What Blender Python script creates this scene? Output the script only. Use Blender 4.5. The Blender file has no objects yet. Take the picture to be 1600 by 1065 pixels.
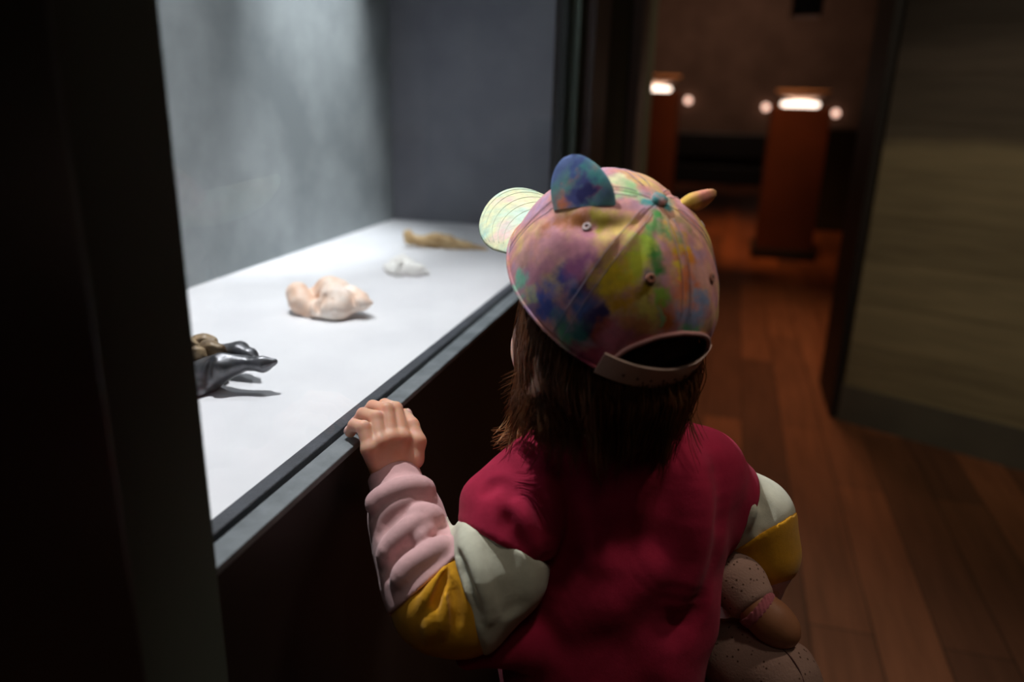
import bpy, math, random
import numpy as np
from mathutils import Matrix, Vector
random.seed(4)
rng = np.random.default_rng(7)
sc = bpy.context.scene
COL = sc.collection

# ------------------------------------------------------------------ camera, world, lights
F_PX = 1205.6
R = np.array([[0.96290, -0.10412, 0.24897],
              [0.26870, 0.28435, -0.92030],
              [0.02503, 0.95305, 0.30177]])
CAMP = np.array([0.0, 0.0, 1.05])

cam_d = bpy.data.cameras.new('camera')
cam = bpy.data.objects.new('camera', cam_d)
COL.objects.link(cam)
cam_d.sensor_width = 36.0
cam_d.lens = F_PX * 36.0 / 1600.0
cam_d.clip_start = 0.01
cam_d.dof.use_dof = True
cam_d.dof.focus_distance = 0.695
cam_d.dof.aperture_fstop = 2.7
mw = Matrix.Identity(4)
for i in range(3):
    for j in range(3):
        mw[i][j] = float(R[i, j])
    mw[i][3] = float(CAMP[i])
cam.matrix_world = mw
sc.camera = cam

sc.view_settings.view_transform = 'Standard'
sc.view_settings.look = 'None'
sc.view_settings.gamma = 1.0
sc.view_settings.use_curve_mapping = False
sc.view_settings.exposure = 0.0

world = bpy.data.worlds.new('world')
sc.world = world
world.use_nodes = True
world.node_tree.nodes['Background'].inputs[0].default_value = (0.9, 0.75, 0.65, 1)
world.node_tree.nodes['Background'].inputs[1].default_value = 0.0


def light(name, kind, loc, target, energy, color, **kw):
    d = bpy.data.lights.new(name, kind)
    d.energy = energy
    d.color = color
    for k, v in kw.items():
        setattr(d, k, v)
    o = bpy.data.objects.new(name, d)
    COL.objects.link(o)
    o.location = loc
    dv = Vector(target) - Vector(loc)
    o.rotation_euler = dv.to_track_quat('-Z', 'Y').to_euler()
    return o


COOL = (0.90, 0.95, 1.0)
# spots in the ceiling of the showcase
light('case_spot', 'SPOT', (-0.64, 0.90, 1.93), (-0.40, 0.68, 0.75), 68, (0.97, 0.98, 1.0), spot_size=math.radians(84), spot_blend=0.8, shadow_soft_size=0.012)
light('case_spot', 'SPOT', (-0.44, 1.36, 1.93), (-0.42, 1.16, 0.75), 15, COOL, spot_size=math.radians(98), spot_blend=0.9, shadow_soft_size=0.012)
light('case_spot', 'SPOT', (-0.56, 1.45, 1.93), (-0.80, 1.43, 1.12), 92, (0.92, 0.96, 1.0), spot_size=math.radians(40), spot_blend=1.0, shadow_soft_size=0.02)
# gallery spots
light('gallery_spot', 'SPOT', (0.40, 0.30, 2.85), (-0.05, 0.60, 0.97), 30, (1.0, 0.90, 0.78), spot_size=math.radians(14), spot_blend=1.0, shadow_soft_size=0.10)
light('gallery_spot', 'SPOT', (0.95, 1.15, 2.85), (0.02, 0.61, 0.88), 42, (1.0, 0.86, 0.74), spot_size=math.radians(18), spot_blend=1.0, shadow_soft_size=0.08)
light('fill_lamp', 'AREA', (0.3, -0.9, 2.9), (0.0, 0.6, 0.6), 1.8, (1.0, 0.86, 0.72), size=0.8)  # unseen soft fill added for the left wall and the child's back
light('gallery_spot', 'SPOT', (0.3, 0.2, 2.85), (1.15, 2.6, 0.74), 100, (1.0, 0.86, 0.62), spot_size=math.radians(44), spot_blend=0.9, shadow_soft_size=0.15)
light('gallery_spot', 'SPOT', (0.45, 5.3, 2.85), (0.45, 6.0, 0.9), 60, (1.0, 0.42, 0.15), spot_size=math.radians(66), spot_blend=1.0, shadow_soft_size=0.1)
light('gallery_spot', 'SPOT', (-0.5, 5.6, 2.85), (-0.5, 6.2, 0.9), 60, (1.0, 0.42, 0.15), spot_size=math.radians(66), spot_blend=1.0, shadow_soft_size=0.1)
light('gallery_spot', 'SPOT', (0.0, 4.9, 2.85), (0.0, 6.5, 0.0), 150, (1.0, 0.42, 0.13), spot_size=math.radians(46), spot_blend=1.0, shadow_soft_size=0.2)
light('gallery_spot', 'SPOT', (-0.2, 8.6, 2.85), (-0.2, 11.2, 1.5), 60, (1.0, 0.66, 0.48), spot_size=math.radians(100), spot_blend=1.0, shadow_soft_size=0.2)
light('gallery_spot', 'SPOT', (0.35, 3.4, 2.85), (0.30, 3.2, 0.0), 125, (1.0, 0.60, 0.36), spot_size=math.radians(72), spot_blend=1.0, shadow_soft_size=0.2)
light('gallery_spot', 'SPOT', (0.8, 1.5, 2.85), (0.62, 1.6, 0.0), 2.5, (1.0, 0.66, 0.42), spot_size=math.radians(70), spot_blend=1.0, shadow_soft_size=0.2)


# ------------------------------------------------------------------ picture helpers
def at(px, py, dep):
    d = np.array([px - 800.0, 532.5 - py, -F_PX]) / F_PX
    return CAMP + (R @ d) * dep


def ray(px, py):
    d = R @ np.array([px - 800.0, 532.5 - py, -F_PX])
    return d / np.linalg.norm(d)


def depth_of(p):
    return float(-(R.T @ (np.array(p) - CAMP))[2])


def march(f, px, py, t0=0.35, t1=1.6):
    d = ray(px, py)
    t = t0
    for _ in range(120):
        v = float(f((CAMP + d * t)[None, :])[0])
        if v < 0.0003:
            return CAMP + d * t
        t += max(v * 0.8, 0.0004)
        if t > t1:
            break
    return None


# ------------------------------------------------------------------ signed distance toolbox
def smin(a, b, k):
    h = np.clip(0.5 + 0.5 * (b - a) / k, 0, 1)
    return b * (1 - h) + a * h - k * h * (1 - h)


def smax(a, b, k):
    return -smin(-a, -b, k)


def caps(P, a, b, ra, rb=None):
    if rb is None:
        rb = ra
    a = np.asarray(a, float); b = np.asarray(b, float)
    ab = b - a
    t = np.clip(((P - a) @ ab) / max(ab @ ab, 1e-12), 0, 1)
    d = P - a - t[:, None] * ab
    return np.sqrt((d * d).sum(1)) - (ra + (rb - ra) * t)


def chain(P, pts, rad, k=0.004):
    d = None
    for i in range(len(pts) - 1):
        e = caps(P, pts[i], pts[i + 1], rad[i], rad[i + 1])
        d = e if d is None else smin(d, e, k)
    return d


def ell(P, c, r, M=None):
    q = P - np.asarray(c, float)
    if M is not None:
        q = q @ M
    r = np.asarray(r, float)
    k0 = np.sqrt(((q / r) ** 2).sum(1))
    k1 = np.sqrt(((q / (r * r)) ** 2).sum(1)) + 1e-9
    return np.where(k0 < 1e-6, -r.min(), k0 * (k0 - 1) / k1)


def plane(P, p, n):
    n = np.asarray(n, float) / np.linalg.norm(n)
    return (P - np.asarray(p, float)) @ n


def wob(P, s, amp, seed=0):
    r = np.random.default_rng(seed)
    o = np.zeros(len(P))
    for i in range(5):
        k = r.normal(size=3); k /= np.linalg.norm(k)
        o += np.sin(P @ k * (2 * math.pi / s) * r.uniform(.6, 1.6) + r.uniform(0, 6.28))
    return o * amp / 2.5


def nets(f, lo, hi, h, B=8):
    lo = np.asarray(lo, float); hi = np.asarray(hi, float)
    nb = np.maximum(1, np.ceil((hi - lo) / (h * B)).astype(int))
    n = nb * B + 1
    vals = np.full(tuple(n), 1.0)
    ci = np.stack(np.meshgrid(*[np.arange(k) for k in nb], indexing='ij'), -1).reshape(-1, 3)
    cen = lo + (ci * B + B / 2) * h
    dc = f(cen)
    rad = h * B * 0.87 * 1.6 + 0.004
    near = np.abs(dc) < rad
    # fill inside blocks
    o = np.stack(np.meshgrid(*[np.arange(B + 1)] * 3, indexing='ij'), -1).reshape(-1, 3)
    for c, v in zip(ci[~near], dc[~near]):
        s = c * B
        if v < 0:
            vals[s[0]:s[0] + B + 1, s[1]:s[1] + B + 1, s[2]:s[2] + B + 1] = -1
    cn = ci[near]
    for s0 in range(0, len(cn), 300):
        blk = cn[s0:s0 + 300]
        idx = (blk[:, None, :] * B + o[None]).reshape(-1, 3)
        v = f(lo + idx * h)
        vals[idx[:, 0], idx[:, 1], idx[:, 2]] = v
    ins = vals < 0
    m = np.array(n) - 1
    cnt = np.zeros(tuple(m), int)
    for a in (0, 1):
        for b in (0, 1):
            for c in (0, 1):
                cnt += ins[a:a + m[0], b:b + m[1], c:c + m[2]]
    cells = np.argwhere((cnt > 0) & (cnt < 8))
    if len(cells) == 0:
        return np.zeros((0, 3)), np.zeros((0, 4), int)
    vid = np.full(tuple(m), -1, int)
    vid[cells[:, 0], cells[:, 1], cells[:, 2]] = np.arange(len(cells))
    acc = np.zeros((len(cells), 3)); w = np.zeros(len(cells))
    for ax in range(3):
        o1, o2 = [x for x in range(3) if x != ax]
        for i in (0, 1):
            for j in (0, 1):
                A = cells.copy(); A[:, o1] += i; A[:, o2] += j
                Bc = A.copy(); Bc[:, ax] += 1
                va = vals[A[:, 0], A[:, 1], A[:, 2]]; vb = vals[Bc[:, 0], Bc[:, 1], Bc[:, 2]]
                s = (va < 0) != (vb < 0)
                t = np.where(s, va / np.where(np.abs(va - vb) < 1e-12, 1, va - vb), 0)
                p = A.astype(float); p[:, ax] += t
                acc[s] += p[s]; w[s] += 1
    V = lo + acc / np.maximum(w, 1)[:, None] * h
    quads = []
    for ax in range(3):
        o1, o2 = (ax + 1) % 3, (ax + 2) % 3
        sl0 = [slice(None)] * 3; sl1 = [slice(None)] * 3
        sl0[ax] = slice(0, -1); sl1[ax] = slice(1, None)
        E_ = np.argwhere(ins[tuple(sl0)] != ins[tuple(sl1)])
        ok = (E_[:, o1] > 0) & (E_[:, o2] > 0) & (E_[:, o1] < m[o1]) & (E_[:, o2] < m[o2])
        E_ = E_[ok]
        if len(E_) == 0:
            continue
        fl = ins[E_[:, 0], E_[:, 1], E_[:, 2]]
        q = []
        for (i, j) in ((-1, -1), (0, -1), (0, 0), (-1, 0)):
            c = E_.copy(); c[:, o1] += i; c[:, o2] += j
            q.append(vid[c[:, 0], c[:, 1], c[:, 2]])
        q = np.stack(q, 1)
        q[~fl] = q[~fl][:, ::-1]
        quads.append(q)
    Q = np.concatenate(quads)
    return V, Q[(Q >= 0).all(1)]


# ------------------------------------------------------------------ mesh and object helpers
def mesh_np(name, V, Fs, mat, smooth=True):
    """Fs: list of (n,k) integer arrays"""
    me = bpy.data.meshes.new(name)
    if not isinstance(Fs, (list, tuple)):
        Fs = [Fs]
    Fs = [f for f in Fs if len(f)]
    me.vertices.add(len(V))
    me.vertices.foreach_set('co', np.asarray(V, np.float32).ravel())
    tot = sum(f.size for f in Fs)
    np_ = sum(len(f) for f in Fs)
    me.loops.add(tot); me.polygons.add(np_)
    me.loops.foreach_set('vertex_index', np.concatenate([f.ravel() for f in Fs]).astype(np.int32))
    st = []; c = 0
    for f in Fs:
        st.append(c + np.arange(len(f)) * f.shape[1]); c += f.size
    me.polygons.foreach_set('loop_start', np.concatenate(st).astype(np.int32))
    me.polygons.foreach_set('use_smooth', np.full(np_, smooth))
    me.update(calc_edges=True)
    me.validate()
    if mat:
        me.materials.append(mat)
    return me


def obj(name, V, Fs, mat, parent=None, smooth=True, world_coords=True):
    V = np.asarray(V, float)
    if parent is not None and world_coords:
        W = parent_world(parent)
        Wi = np.array(W.inverted())
        V = V @ Wi[:3, :3].T + Wi[:3, 3]
    o = bpy.data.objects.new(name, mesh_np(name, V, Fs, mat, smooth))
    COL.objects.link(o)
    if parent is not None:
        o.parent = parent
    return o


def parent_world(o):
    M = o.matrix_basis.copy()
    p = o.parent
    while p is not None:
        M = p.matrix_basis @ M
        p = p.parent
    return M


def tag(o, label=None, cat=None, group=None, kind=None):
    if label: o['label'] = label
    if cat: o['category'] = cat
    if group: o['group'] = group
    if kind: o['kind'] = kind
    return o


def thing(name, loc, label=None, cat=None, group=None, kind=None, M=None):
    o = bpy.data.objects.new(name, None)
    COL.objects.link(o)
    o.empty_display_size = 0.05
    if M is not None:
        o.matrix_basis = M
    else:
        o.location = loc
    return tag(o, label, cat, group, kind)


def sdf(name, f, lo, hi, h, mat, parent=None, smooth_it=0):
    V, Q = nets(f, lo, hi, h)
    return obj(name, V, Q, mat, parent)


class MB:
    def __init__(s):
        s.v = []; s.f = []

    def box(s, x0, x1, y0, y1, z0, z1):
        b = len(s.v)
        s.v += [(x0, y0, z0), (x1, y0, z0), (x1, y1, z0), (x0, y1, z0), (x0, y0, z1), (x1, y0, z1), (x1, y1, z1), (x0, y1, z1)]
        s.f += [[b + i for i in q] for q in ((0, 3, 2, 1), (4, 5, 6, 7), (0, 1, 5, 4), (1, 2, 6, 5), (2, 3, 7, 6), (3, 0, 4, 7))]
        return s

    def prism(s, poly, z0, z1):
        b = len(s.v); n = len(poly)
        s.v += [(x, y, z0) for x, y in poly] + [(x, y, z1) for x, y in poly]
        s.f.append([b + i for i in range(n)][::-1]); s.f.append([b + n + i for i in range(n)])
        for i in range(n):
            j = (i + 1) % n
            s.f.append([b + i, b + j, b + n + j, b + n + i])
        return s

    def lathe(s, c, prof, n=32, ax='z'):
        b = len(s.v)
        for r, z in prof:
            for i in range(n):
                a = 2 * math.pi * i / n
                p = (r * math.cos(a), r * math.sin(a), z)
                if ax == 'y': p = (p[0], -p[2], p[1])
                s.v.append((c[0] + p[0], c[1] + p[1], c[2] + p[2]))
        for k in range(len(prof) - 1):
            for i in range(n):
                j = (i + 1) % n
                s.f.append([b + k * n + i, b + k * n + j, b + (k + 1) * n + j, b + (k + 1) * n + i])
        s.f.append([b + i for i in range(n)][::-1])
        s.f.append([b + (len(prof) - 1) * n + i for i in range(n)])
        return s

    def build(s, name, mat, parent=None, bevel=0.0, smooth=False):
        me = bpy.data.meshes.new(name)
        V = np.array(s.v, float)
        if parent is not None:
            Wi = np.array(parent_world(parent).inverted())
            V = V @ Wi[:3, :3].T + Wi[:3, 3]
        me.from_pydata(V.tolist(), [], s.f)
        me.update()
        me.materials.append(mat)
        if smooth:
            me.polygons.foreach_set('use_smooth', [True] * len(me.polygons))
        o = bpy.data.objects.new(name, me)
        COL.objects.link(o)
        if parent is not None: o.parent = parent
        if bevel:
            m = o.modifiers.new('bevel', 'BEVEL'); m.width = bevel; m.segments = 2; m.limit_method = 'ANGLE'
        return o


def tubes(paths, radii, sides=4):
    """paths (N,K,3), radii (N,K) -> V, quads"""
    N, K, _ = paths.shape
    T = np.gradient(paths, axis=1)
    T /= np.linalg.norm(T, axis=2, keepdims=True) + 1e-12
    up = np.array([0.31, 0.22, 0.92])
    A = np.cross(T, up); A /= np.linalg.norm(A, axis=2, keepdims=True) + 1e-9
    Bv = np.cross(T, A)
    an = 2 * math.pi * np.arange(sides) / sides
    V = paths[:, :, None, :] + radii[:, :, None, None] * (np.cos(an)[None, None, :, None] * A[:, :, None, :] + np.sin(an)[None, None, :, None] * Bv[:, :, None, :])
    V = V.reshape(-1, 3)
    i = np.arange(N)[:, None, None] * K * sides; k = np.arange(K - 1)[None, :, None] * sides; s = np.arange(sides)[None, None, :]
    s2 = (s + 1) % sides
    Q = np.stack([i + k + s, i + k + s2, i + k + sides + s2, i + k + sides + s], -1).reshape(-1, 4)
    c0 = (np.arange(N)[:, None] * K * sides + np.arange(sides)[None])
    c1 = c0 + (K - 1) * sides
    return V, [Q, c0[:, ::-1].copy(), c1]


def tube(pts, r, sides=8):
    P = np.asarray(pts, float)[None]
    rr = np.full((1, P.shape[1]), r) if np.isscalar(r) else np.asarray(r, float)[None]
    return tubes(P, rr, sides)


def spline(pts, n):
    pts = np.asarray(pts, float)
    P = np.vstack([2 * pts[0] - pts[1], pts, 2 * pts[-1] - pts[-2]])
    out = []
    m = len(pts) - 1
    for t in np.linspace(0, m - 1e-6, n):
        i = int(t); u = t - i
        a, b, c, d = P[i], P[i + 1], P[i + 2], P[i + 3]
        out.append(0.5 * (2 * b + (c - a) * u + (2 * a - 5 * b + 4 * c - d) * u * u + (3 * b - a - 3 * c + d) * u ** 3))
    return np.array(out)


# ------------------------------------------------------------------ materials
def lin(c):
    return tuple(((x / 255.0) / 12.92 if x / 255.0 <= 0.04045 else ((x / 255.0 + 0.055) / 1.055) ** 2.4) for x in c) + (1.0,)


class NT:
    def __init__(s, name):
        s.m = bpy.data.materials.new(name); s.m.use_nodes = True
        s.t = s.m.node_tree
        s.b = s.t.nodes['Principled BSDF']; s.out = s.t.nodes['Material Output']

    def n(s, kind, **kw):
        x = s.t.nodes.new(kind)
        for k, v in kw.items():
            if k.startswith('i_'):
                x.inputs[k[2:].replace('_', ' ')].default_value = v
            else:
                setattr(x, k, v)
        return x

    def l(s, a, b):
        s.t.links.new(a, b)

    def coord(s, kind='Object', scale=None):
        c = s.n('ShaderNodeTexCoord').outputs[kind]
        if scale is None: return c
        m = s.n('ShaderNodeMapping'); s.l(c, m.inputs['Vector']); m.inputs['Scale'].default_value = scale
        return m.outputs[0]

    def noise(s, vec, scale, detail=4, rough=0.55):
        x = s.n('ShaderNodeTexNoise'); s.l(vec, x.inputs['Vector'])
        x.inputs['Scale'].default_value = scale; x.inputs['Detail'].default_value = detail; x.inputs['Roughness'].default_value = rough
        return x

    def ramp(s, fac, stops):
        x = s.n('ShaderNodeValToRGB'); s.l(fac, x.inputs[0])
        e = x.color_ramp.elements
        while len(e) < len(stops): e.new(0.5)
        for k, (p, c) in enumerate(stops):
            e[k].position = p; e[k].color = c
        return x.outputs[0]

    def bump(s, h, strength, dist=0.002):
        x = s.n('ShaderNodeBump'); s.l(h, x.inputs['Height'])
        x.inputs['Strength'].default_value = strength; x.inputs['Distance'].default_value = dist
        s.l(x.outputs[0], s.b.inputs['Normal'])
        return x

    def set(s, **kw):
        for k, v in kw.items():
            s.b.inputs[k.replace('_', ' ')].default_value = v
        return s


def mottled(name, c1, c2, scale=6, rough=0.6, bump=0.15, bscale=60, spec=0.5, detail=6, metal=0.0, p0=.35, p1=.65):
    t = NT(name)
    v = t.coord()
    n = t.noise(v, scale, detail)
    t.l(t.ramp(n.outputs[0], [(p0, c1), (p1, c2)]), t.b.inputs['Base Color'])
    t.set(Roughness=rough, Specular_IOR_Level=spec, Metallic=metal)
    if bump:
        t.bump(t.noise(v, bscale, 4).outputs[0], bump)
    return t.m


def fabric(name, col, rough=0.9, weave=2200, sheen=0.3, var=0.12, bump=0.35):
    t = NT(name)
    v = t.coord()
    n = t.noise(v, 45, 4)
    dark = tuple(x * (1 - var) for x in col[:3]) + (1,); lite = tuple(min(1, x * (1 + var)) for x in col[:3]) + (1,)
    t.l(t.ramp(n.outputs[0], [(.3, dark), (.7, lite)]), t.b.inputs['Base Color'])
    t.set(Roughness=rough, Specular_IOR_Level=0.15, Sheen_Weight=sheen, Sheen_Roughness=0.5)
    f = t.noise(v, weave, 2)
    f2 = t.noise(v, 260, 4)
    a = t.n('ShaderNodeMath', operation='ADD'); t.l(f.outputs[0], a.inputs[0]); t.l(f2.outputs[0], a.inputs[1])
    t.bump(a.outputs[0], bump, 0.0012)
    return t.m


M = {}
M['wall_black'] = mottled('black_wall_paint', (0.095, 0.125, 0.102, 1), (0.11, 0.145, 0.118, 1), 3, 0.75, 0.05, 30, 0.3)
M['panel_black'] = mottled('black_brown_panel', (0.010, 0.007, 0.006, 1), (0.016, 0.011, 0.009, 1), 5, 0.55, 0.05, 40, 0.35)
M['sill'] = mottled('grey_painted_sill', lin((96, 102, 106)), lin((122, 128, 132)), 30, 0.55, 0.25, 160, 0.5)
M['gasket'] = mottled('dark_slate_strip', lin((38, 40, 46)), lin((52, 54, 62)), 40, 0.6, 0.5, 300, 0.4)
M['shelf'] = mottled('pale_grey_case_floor', lin((206, 205, 208)), lin((216, 215, 217)), 9, 0.6, 0.04, 200, 0.3)
M['case_back'] = mottled('blue_grey_plaster', lin((136, 142, 144)), lin((162, 168, 169)), 7, 0.85, 0.2, 120, 0.2, detail=10)
M['case_side'] = mottled('slate_plaster', lin((118, 119, 128)), lin((134, 135, 142)), 6, 0.85, 0.2, 120, 0.2, detail=10)
M['frame_grey'] = mottled('dark_grey_frame', (0.28, 0.28, 0.29, 1), (0.32, 0.32, 0.33, 1), 6, 0.5, 0.0)
M['ceiling'] = mottled('black_ceiling', (0.012, 0.011, 0.010, 1), (0.018, 0.016, 0.014, 1), 3, 0.9, 0.0)
M['metal_black'] = mottled('black_metal', (0.01, 0.01, 0.01, 1), (0.014, 0.014, 0.014, 1), 8, 0.4, 0.0)

t = NT('clear_glass')
t.t.nodes.remove(t.b)
tr = t.n('ShaderNodeBsdfTransparent'); tr.inputs[0].default_value = (0.97, 0.98, 0.98, 1)
gl = t.n('ShaderNodeBsdfGlossy'); gl.inputs['Roughness'].default_value = 0.0
fr = t.n('ShaderNodeFresnel'); fr.inputs['IOR'].default_value = 1.28
mx = t.n('ShaderNodeMixShader')
gm = t.n('ShaderNodeNewGeometry'); bf = t.n('ShaderNodeMath', operation='SUBTRACT'); bf.inputs[0].default_value = 1.0; t.l(gm.outputs['Backfacing'], bf.inputs[1])
ff = t.n('ShaderNodeMath', operation='MULTIPLY'); t.l(fr.outputs[0], ff.inputs[0]); t.l(bf.outputs[0], ff.inputs[1])
t.l(ff.outputs[0], mx.inputs[0]); t.l(tr.outputs[0], mx.inputs[1]); t.l(gl.outputs[0], mx.inputs[2]); t.l(mx.outputs[0], t.out.inputs[0])
M['glass'] = t.m

# wooden planks along Y
t = NT('red_brown_plank_floor')
v = t.coord()
mp = t.n('ShaderNodeMapping'); t.l(v, mp.inputs['Vector']); mp.inputs['Rotation'].default_value = (0, 0, math.pi / 2)
br = t.n('ShaderNodeTexBrick'); t.l(mp.outputs[0], br.inputs['Vector'])
br.offset = 0.37; br.inputs['Scale'].default_value = 1.0; br.inputs['Brick Width'].default_value = 1.1; br.inputs['Row Height'].default_value = 0.13
br.inputs['Mortar Size'].default_value = 0.0016
br.inputs['Color1'].default_value = (0.30, 0.105, 0.045, 1); br.inputs['Color2'].default_value = (0.13, 0.05, 0.025, 1); br.inputs['Mortar'].default_value = (0.03, 0.012, 0.006, 1)
gv = t.coord(scale=(14, 1.2, 1))
gn = t.noise(gv, 3.0, 8)
mxc = t.n('ShaderNodeMix', data_type='RGBA', blend_type='MULTIPLY')
mxc.inputs['Factor'].default_value = 0.7
t.l(br.outputs['Color'], mxc.inputs[6]); t.l(t.ramp(gn.outputs[0], [(.3, (.5, .5, .5, 1)), (.7, (1, 1, 1, 1))]), mxc.inputs[7])
t.l(mxc.outputs[2], t.b.inputs['Base Color'])
t.set(Roughness=0.42, Specular_IOR_Level=0.4)
t.bump(gn.outputs[0], 0.15)
M['floor'] = t.m

# right partition: horizontal boards, darker in steps towards the top
t = NT('banded_olive_wall')
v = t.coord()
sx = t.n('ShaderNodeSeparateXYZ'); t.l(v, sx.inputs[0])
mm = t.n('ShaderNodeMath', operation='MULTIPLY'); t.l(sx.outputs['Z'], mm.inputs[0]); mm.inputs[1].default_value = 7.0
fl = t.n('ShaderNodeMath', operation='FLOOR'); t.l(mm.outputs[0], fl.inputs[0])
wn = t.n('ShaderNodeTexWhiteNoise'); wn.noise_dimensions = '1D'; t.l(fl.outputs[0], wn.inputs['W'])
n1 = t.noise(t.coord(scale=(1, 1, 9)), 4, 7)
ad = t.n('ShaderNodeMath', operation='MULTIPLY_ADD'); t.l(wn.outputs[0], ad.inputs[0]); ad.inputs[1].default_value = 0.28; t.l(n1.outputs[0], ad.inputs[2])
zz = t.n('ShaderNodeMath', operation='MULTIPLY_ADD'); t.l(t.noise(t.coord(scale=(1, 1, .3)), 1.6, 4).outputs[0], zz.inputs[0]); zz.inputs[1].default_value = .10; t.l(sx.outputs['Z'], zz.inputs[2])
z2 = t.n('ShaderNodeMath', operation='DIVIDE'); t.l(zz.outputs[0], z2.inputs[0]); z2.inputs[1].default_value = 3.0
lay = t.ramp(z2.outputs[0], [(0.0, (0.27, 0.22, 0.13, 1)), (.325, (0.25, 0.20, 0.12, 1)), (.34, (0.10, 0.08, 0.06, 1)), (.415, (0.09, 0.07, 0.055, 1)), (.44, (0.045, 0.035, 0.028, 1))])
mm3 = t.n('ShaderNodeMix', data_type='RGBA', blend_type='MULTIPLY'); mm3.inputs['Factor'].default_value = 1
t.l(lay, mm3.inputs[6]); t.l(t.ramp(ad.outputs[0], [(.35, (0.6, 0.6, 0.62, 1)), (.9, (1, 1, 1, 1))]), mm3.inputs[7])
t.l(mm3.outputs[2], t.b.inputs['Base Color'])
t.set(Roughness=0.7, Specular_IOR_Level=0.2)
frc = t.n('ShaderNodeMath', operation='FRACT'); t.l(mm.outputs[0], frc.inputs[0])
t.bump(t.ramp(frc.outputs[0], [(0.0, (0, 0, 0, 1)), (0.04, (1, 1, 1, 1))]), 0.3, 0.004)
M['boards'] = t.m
M['kick'] = mottled('dark_kickboard', (0.07, 0.062, 0.05, 1), (0.09, 0.08, 0.062, 1), 5, 0.7, 0.05)
M['wall_brown'] = mottled('brown_gallery_wall', (0.16, 0.10, 0.075, 1), (0.22, 0.14, 0.105, 1), 3, 0.8, 0.1, 20, 0.2)
M['plinth'] = mottled('red_brown_plinth', (0.085, 0.024, 0.013, 1), (0.11, 0.03, 0.016, 1), 4, 0.55, 0.0)


def emit(name, col, s):
    t = NT(name)
    t.set(Emission_Color=col, Emission_Strength=s, Base_Color=(0.8, 0.8, 0.8, 1))
    return t.m


M['glow'] = emit('lit_display_top', (1.0, 0.80, 0.66, 1), 3.2)
M['globe'] = emit('small_warm_lamp', (1.0, 0.60, 0.46, 1), 1.9)

# skin
t = NT('child_skin')
v = t.coord()
n = t.noise(v, 40, 5)
t.l(t.ramp(n.outputs[0], [(.3, (0.72, 0.36, 0.24, 1)), (.7, (0.80, 0.45, 0.32, 1))]), t.b.inputs['Base Color'])
t.set(Roughness=0.5, Specular_IOR_Level=0.35, Subsurface_Weight=0.6, Subsurface_Radius=(1.0, 0.30, 0.14), Subsurface_Scale=0.009)
t.bump(t.noise(v, 700, 3).outputs[0], 0.1, 0.0006)
M['skin'] = t.m
M['nail'] = mottled('pink_nail', (0.80, 0.46, 0.40, 1), (0.84, 0.52, 0.45, 1), 60, 0.25, 0)

M['red'] = fabric('raspberry_sweatshirt_fleece', (0.37, 0.016, 0.050), bump=0.3, sheen=0.04)
M['cream'] = fabric('cream_fleece', (0.66, 0.64, 0.50), sheen=0.15)
M['yellow'] = fabric('mustard_fleece', (0.72, 0.34, 0.015), sheen=0.15)
M['pink'] = fabric('dusty_pink_fleece', (0.72, 0.42, 0.42), sheen=0.2)
M['trouser'] = fabric('dark_trouser_cloth', (0.03, 0.032, 0.045))
M['shoe'] = fabric('grey_shoe_cloth', (0.12, 0.12, 0.13))

# hair
t = NT('brown_hair')
v = t.coord()
n = t.noise(v, 60, 3)
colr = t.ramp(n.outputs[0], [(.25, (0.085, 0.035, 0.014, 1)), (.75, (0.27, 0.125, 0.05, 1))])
t.l(colr, t.b.inputs['Base Color'])
t.set(Roughness=0.38, Specular_IOR_Level=0.45)
tl = t.n('ShaderNodeBsdfTranslucent'); tl.inputs[0].default_value = (0.50, 0.20, 0.07, 1)
mx = t.n('ShaderNodeMixShader'); mx.inputs[0].default_value = 0.4
t.l(t.b.outputs[0], mx.inputs[1]); t.l(tl.outputs[0], mx.inputs[2]); t.l(mx.outputs[0], t.out.inputs[0])
M['hair'] = t.m
M['hair_lit'] = mottled('lit_brown_hair', (0.42, 0.19, 0.06, 1), (0.62, 0.33, 0.13, 1), 90, 0.4, 0.0, 60, 0.5)
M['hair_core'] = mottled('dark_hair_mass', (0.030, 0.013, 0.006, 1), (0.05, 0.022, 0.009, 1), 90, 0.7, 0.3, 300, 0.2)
M['eye'] = mottled('eye_white', (0.8, 0.8, 0.8, 1), (0.85, 0.85, 0.85, 1), 10, 0.1, 0)
M['iris'] = mottled('brown_iris', (0.05, 0.025, 0.01, 1), (0.07, 0.03, 0.015, 1), 10, 0.1, 0)

# artefacts
M['bronze'] = mottled('dark_bronze', (0.08, 0.08, 0.085, 1), (0.17, 0.17, 0.18, 1), 40, 0.40, 0.3, 90, 0.5, metal=0.8)
M['amber'] = mottled('amber_brown_stone', (0.07, 0.04, 0.018, 1), (0.42, 0.30, 0.17, 1), 55, 0.5, 0.4, 140, 0.4)
M['wax'] = mottled('cream_wax', (0.76, 0.50, 0.36, 1), (0.93, 0.86, 0.79, 1), 22, 0.55, 0.3, 120, 0.3)
M['plaster'] = mottled('white_plaster', (0.72, 0.70, 0.66, 1), (0.82, 0.80, 0.77, 1), 50, 0.7, 0.4, 140, 0.2)
M['tan_wood'] = mottled('tan_carved_wood', (0.42, 0.26, 0.11, 1), (0.66, 0.47, 0.25, 1), 60, 0.55, 0.4, 140, 0.3)

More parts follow.
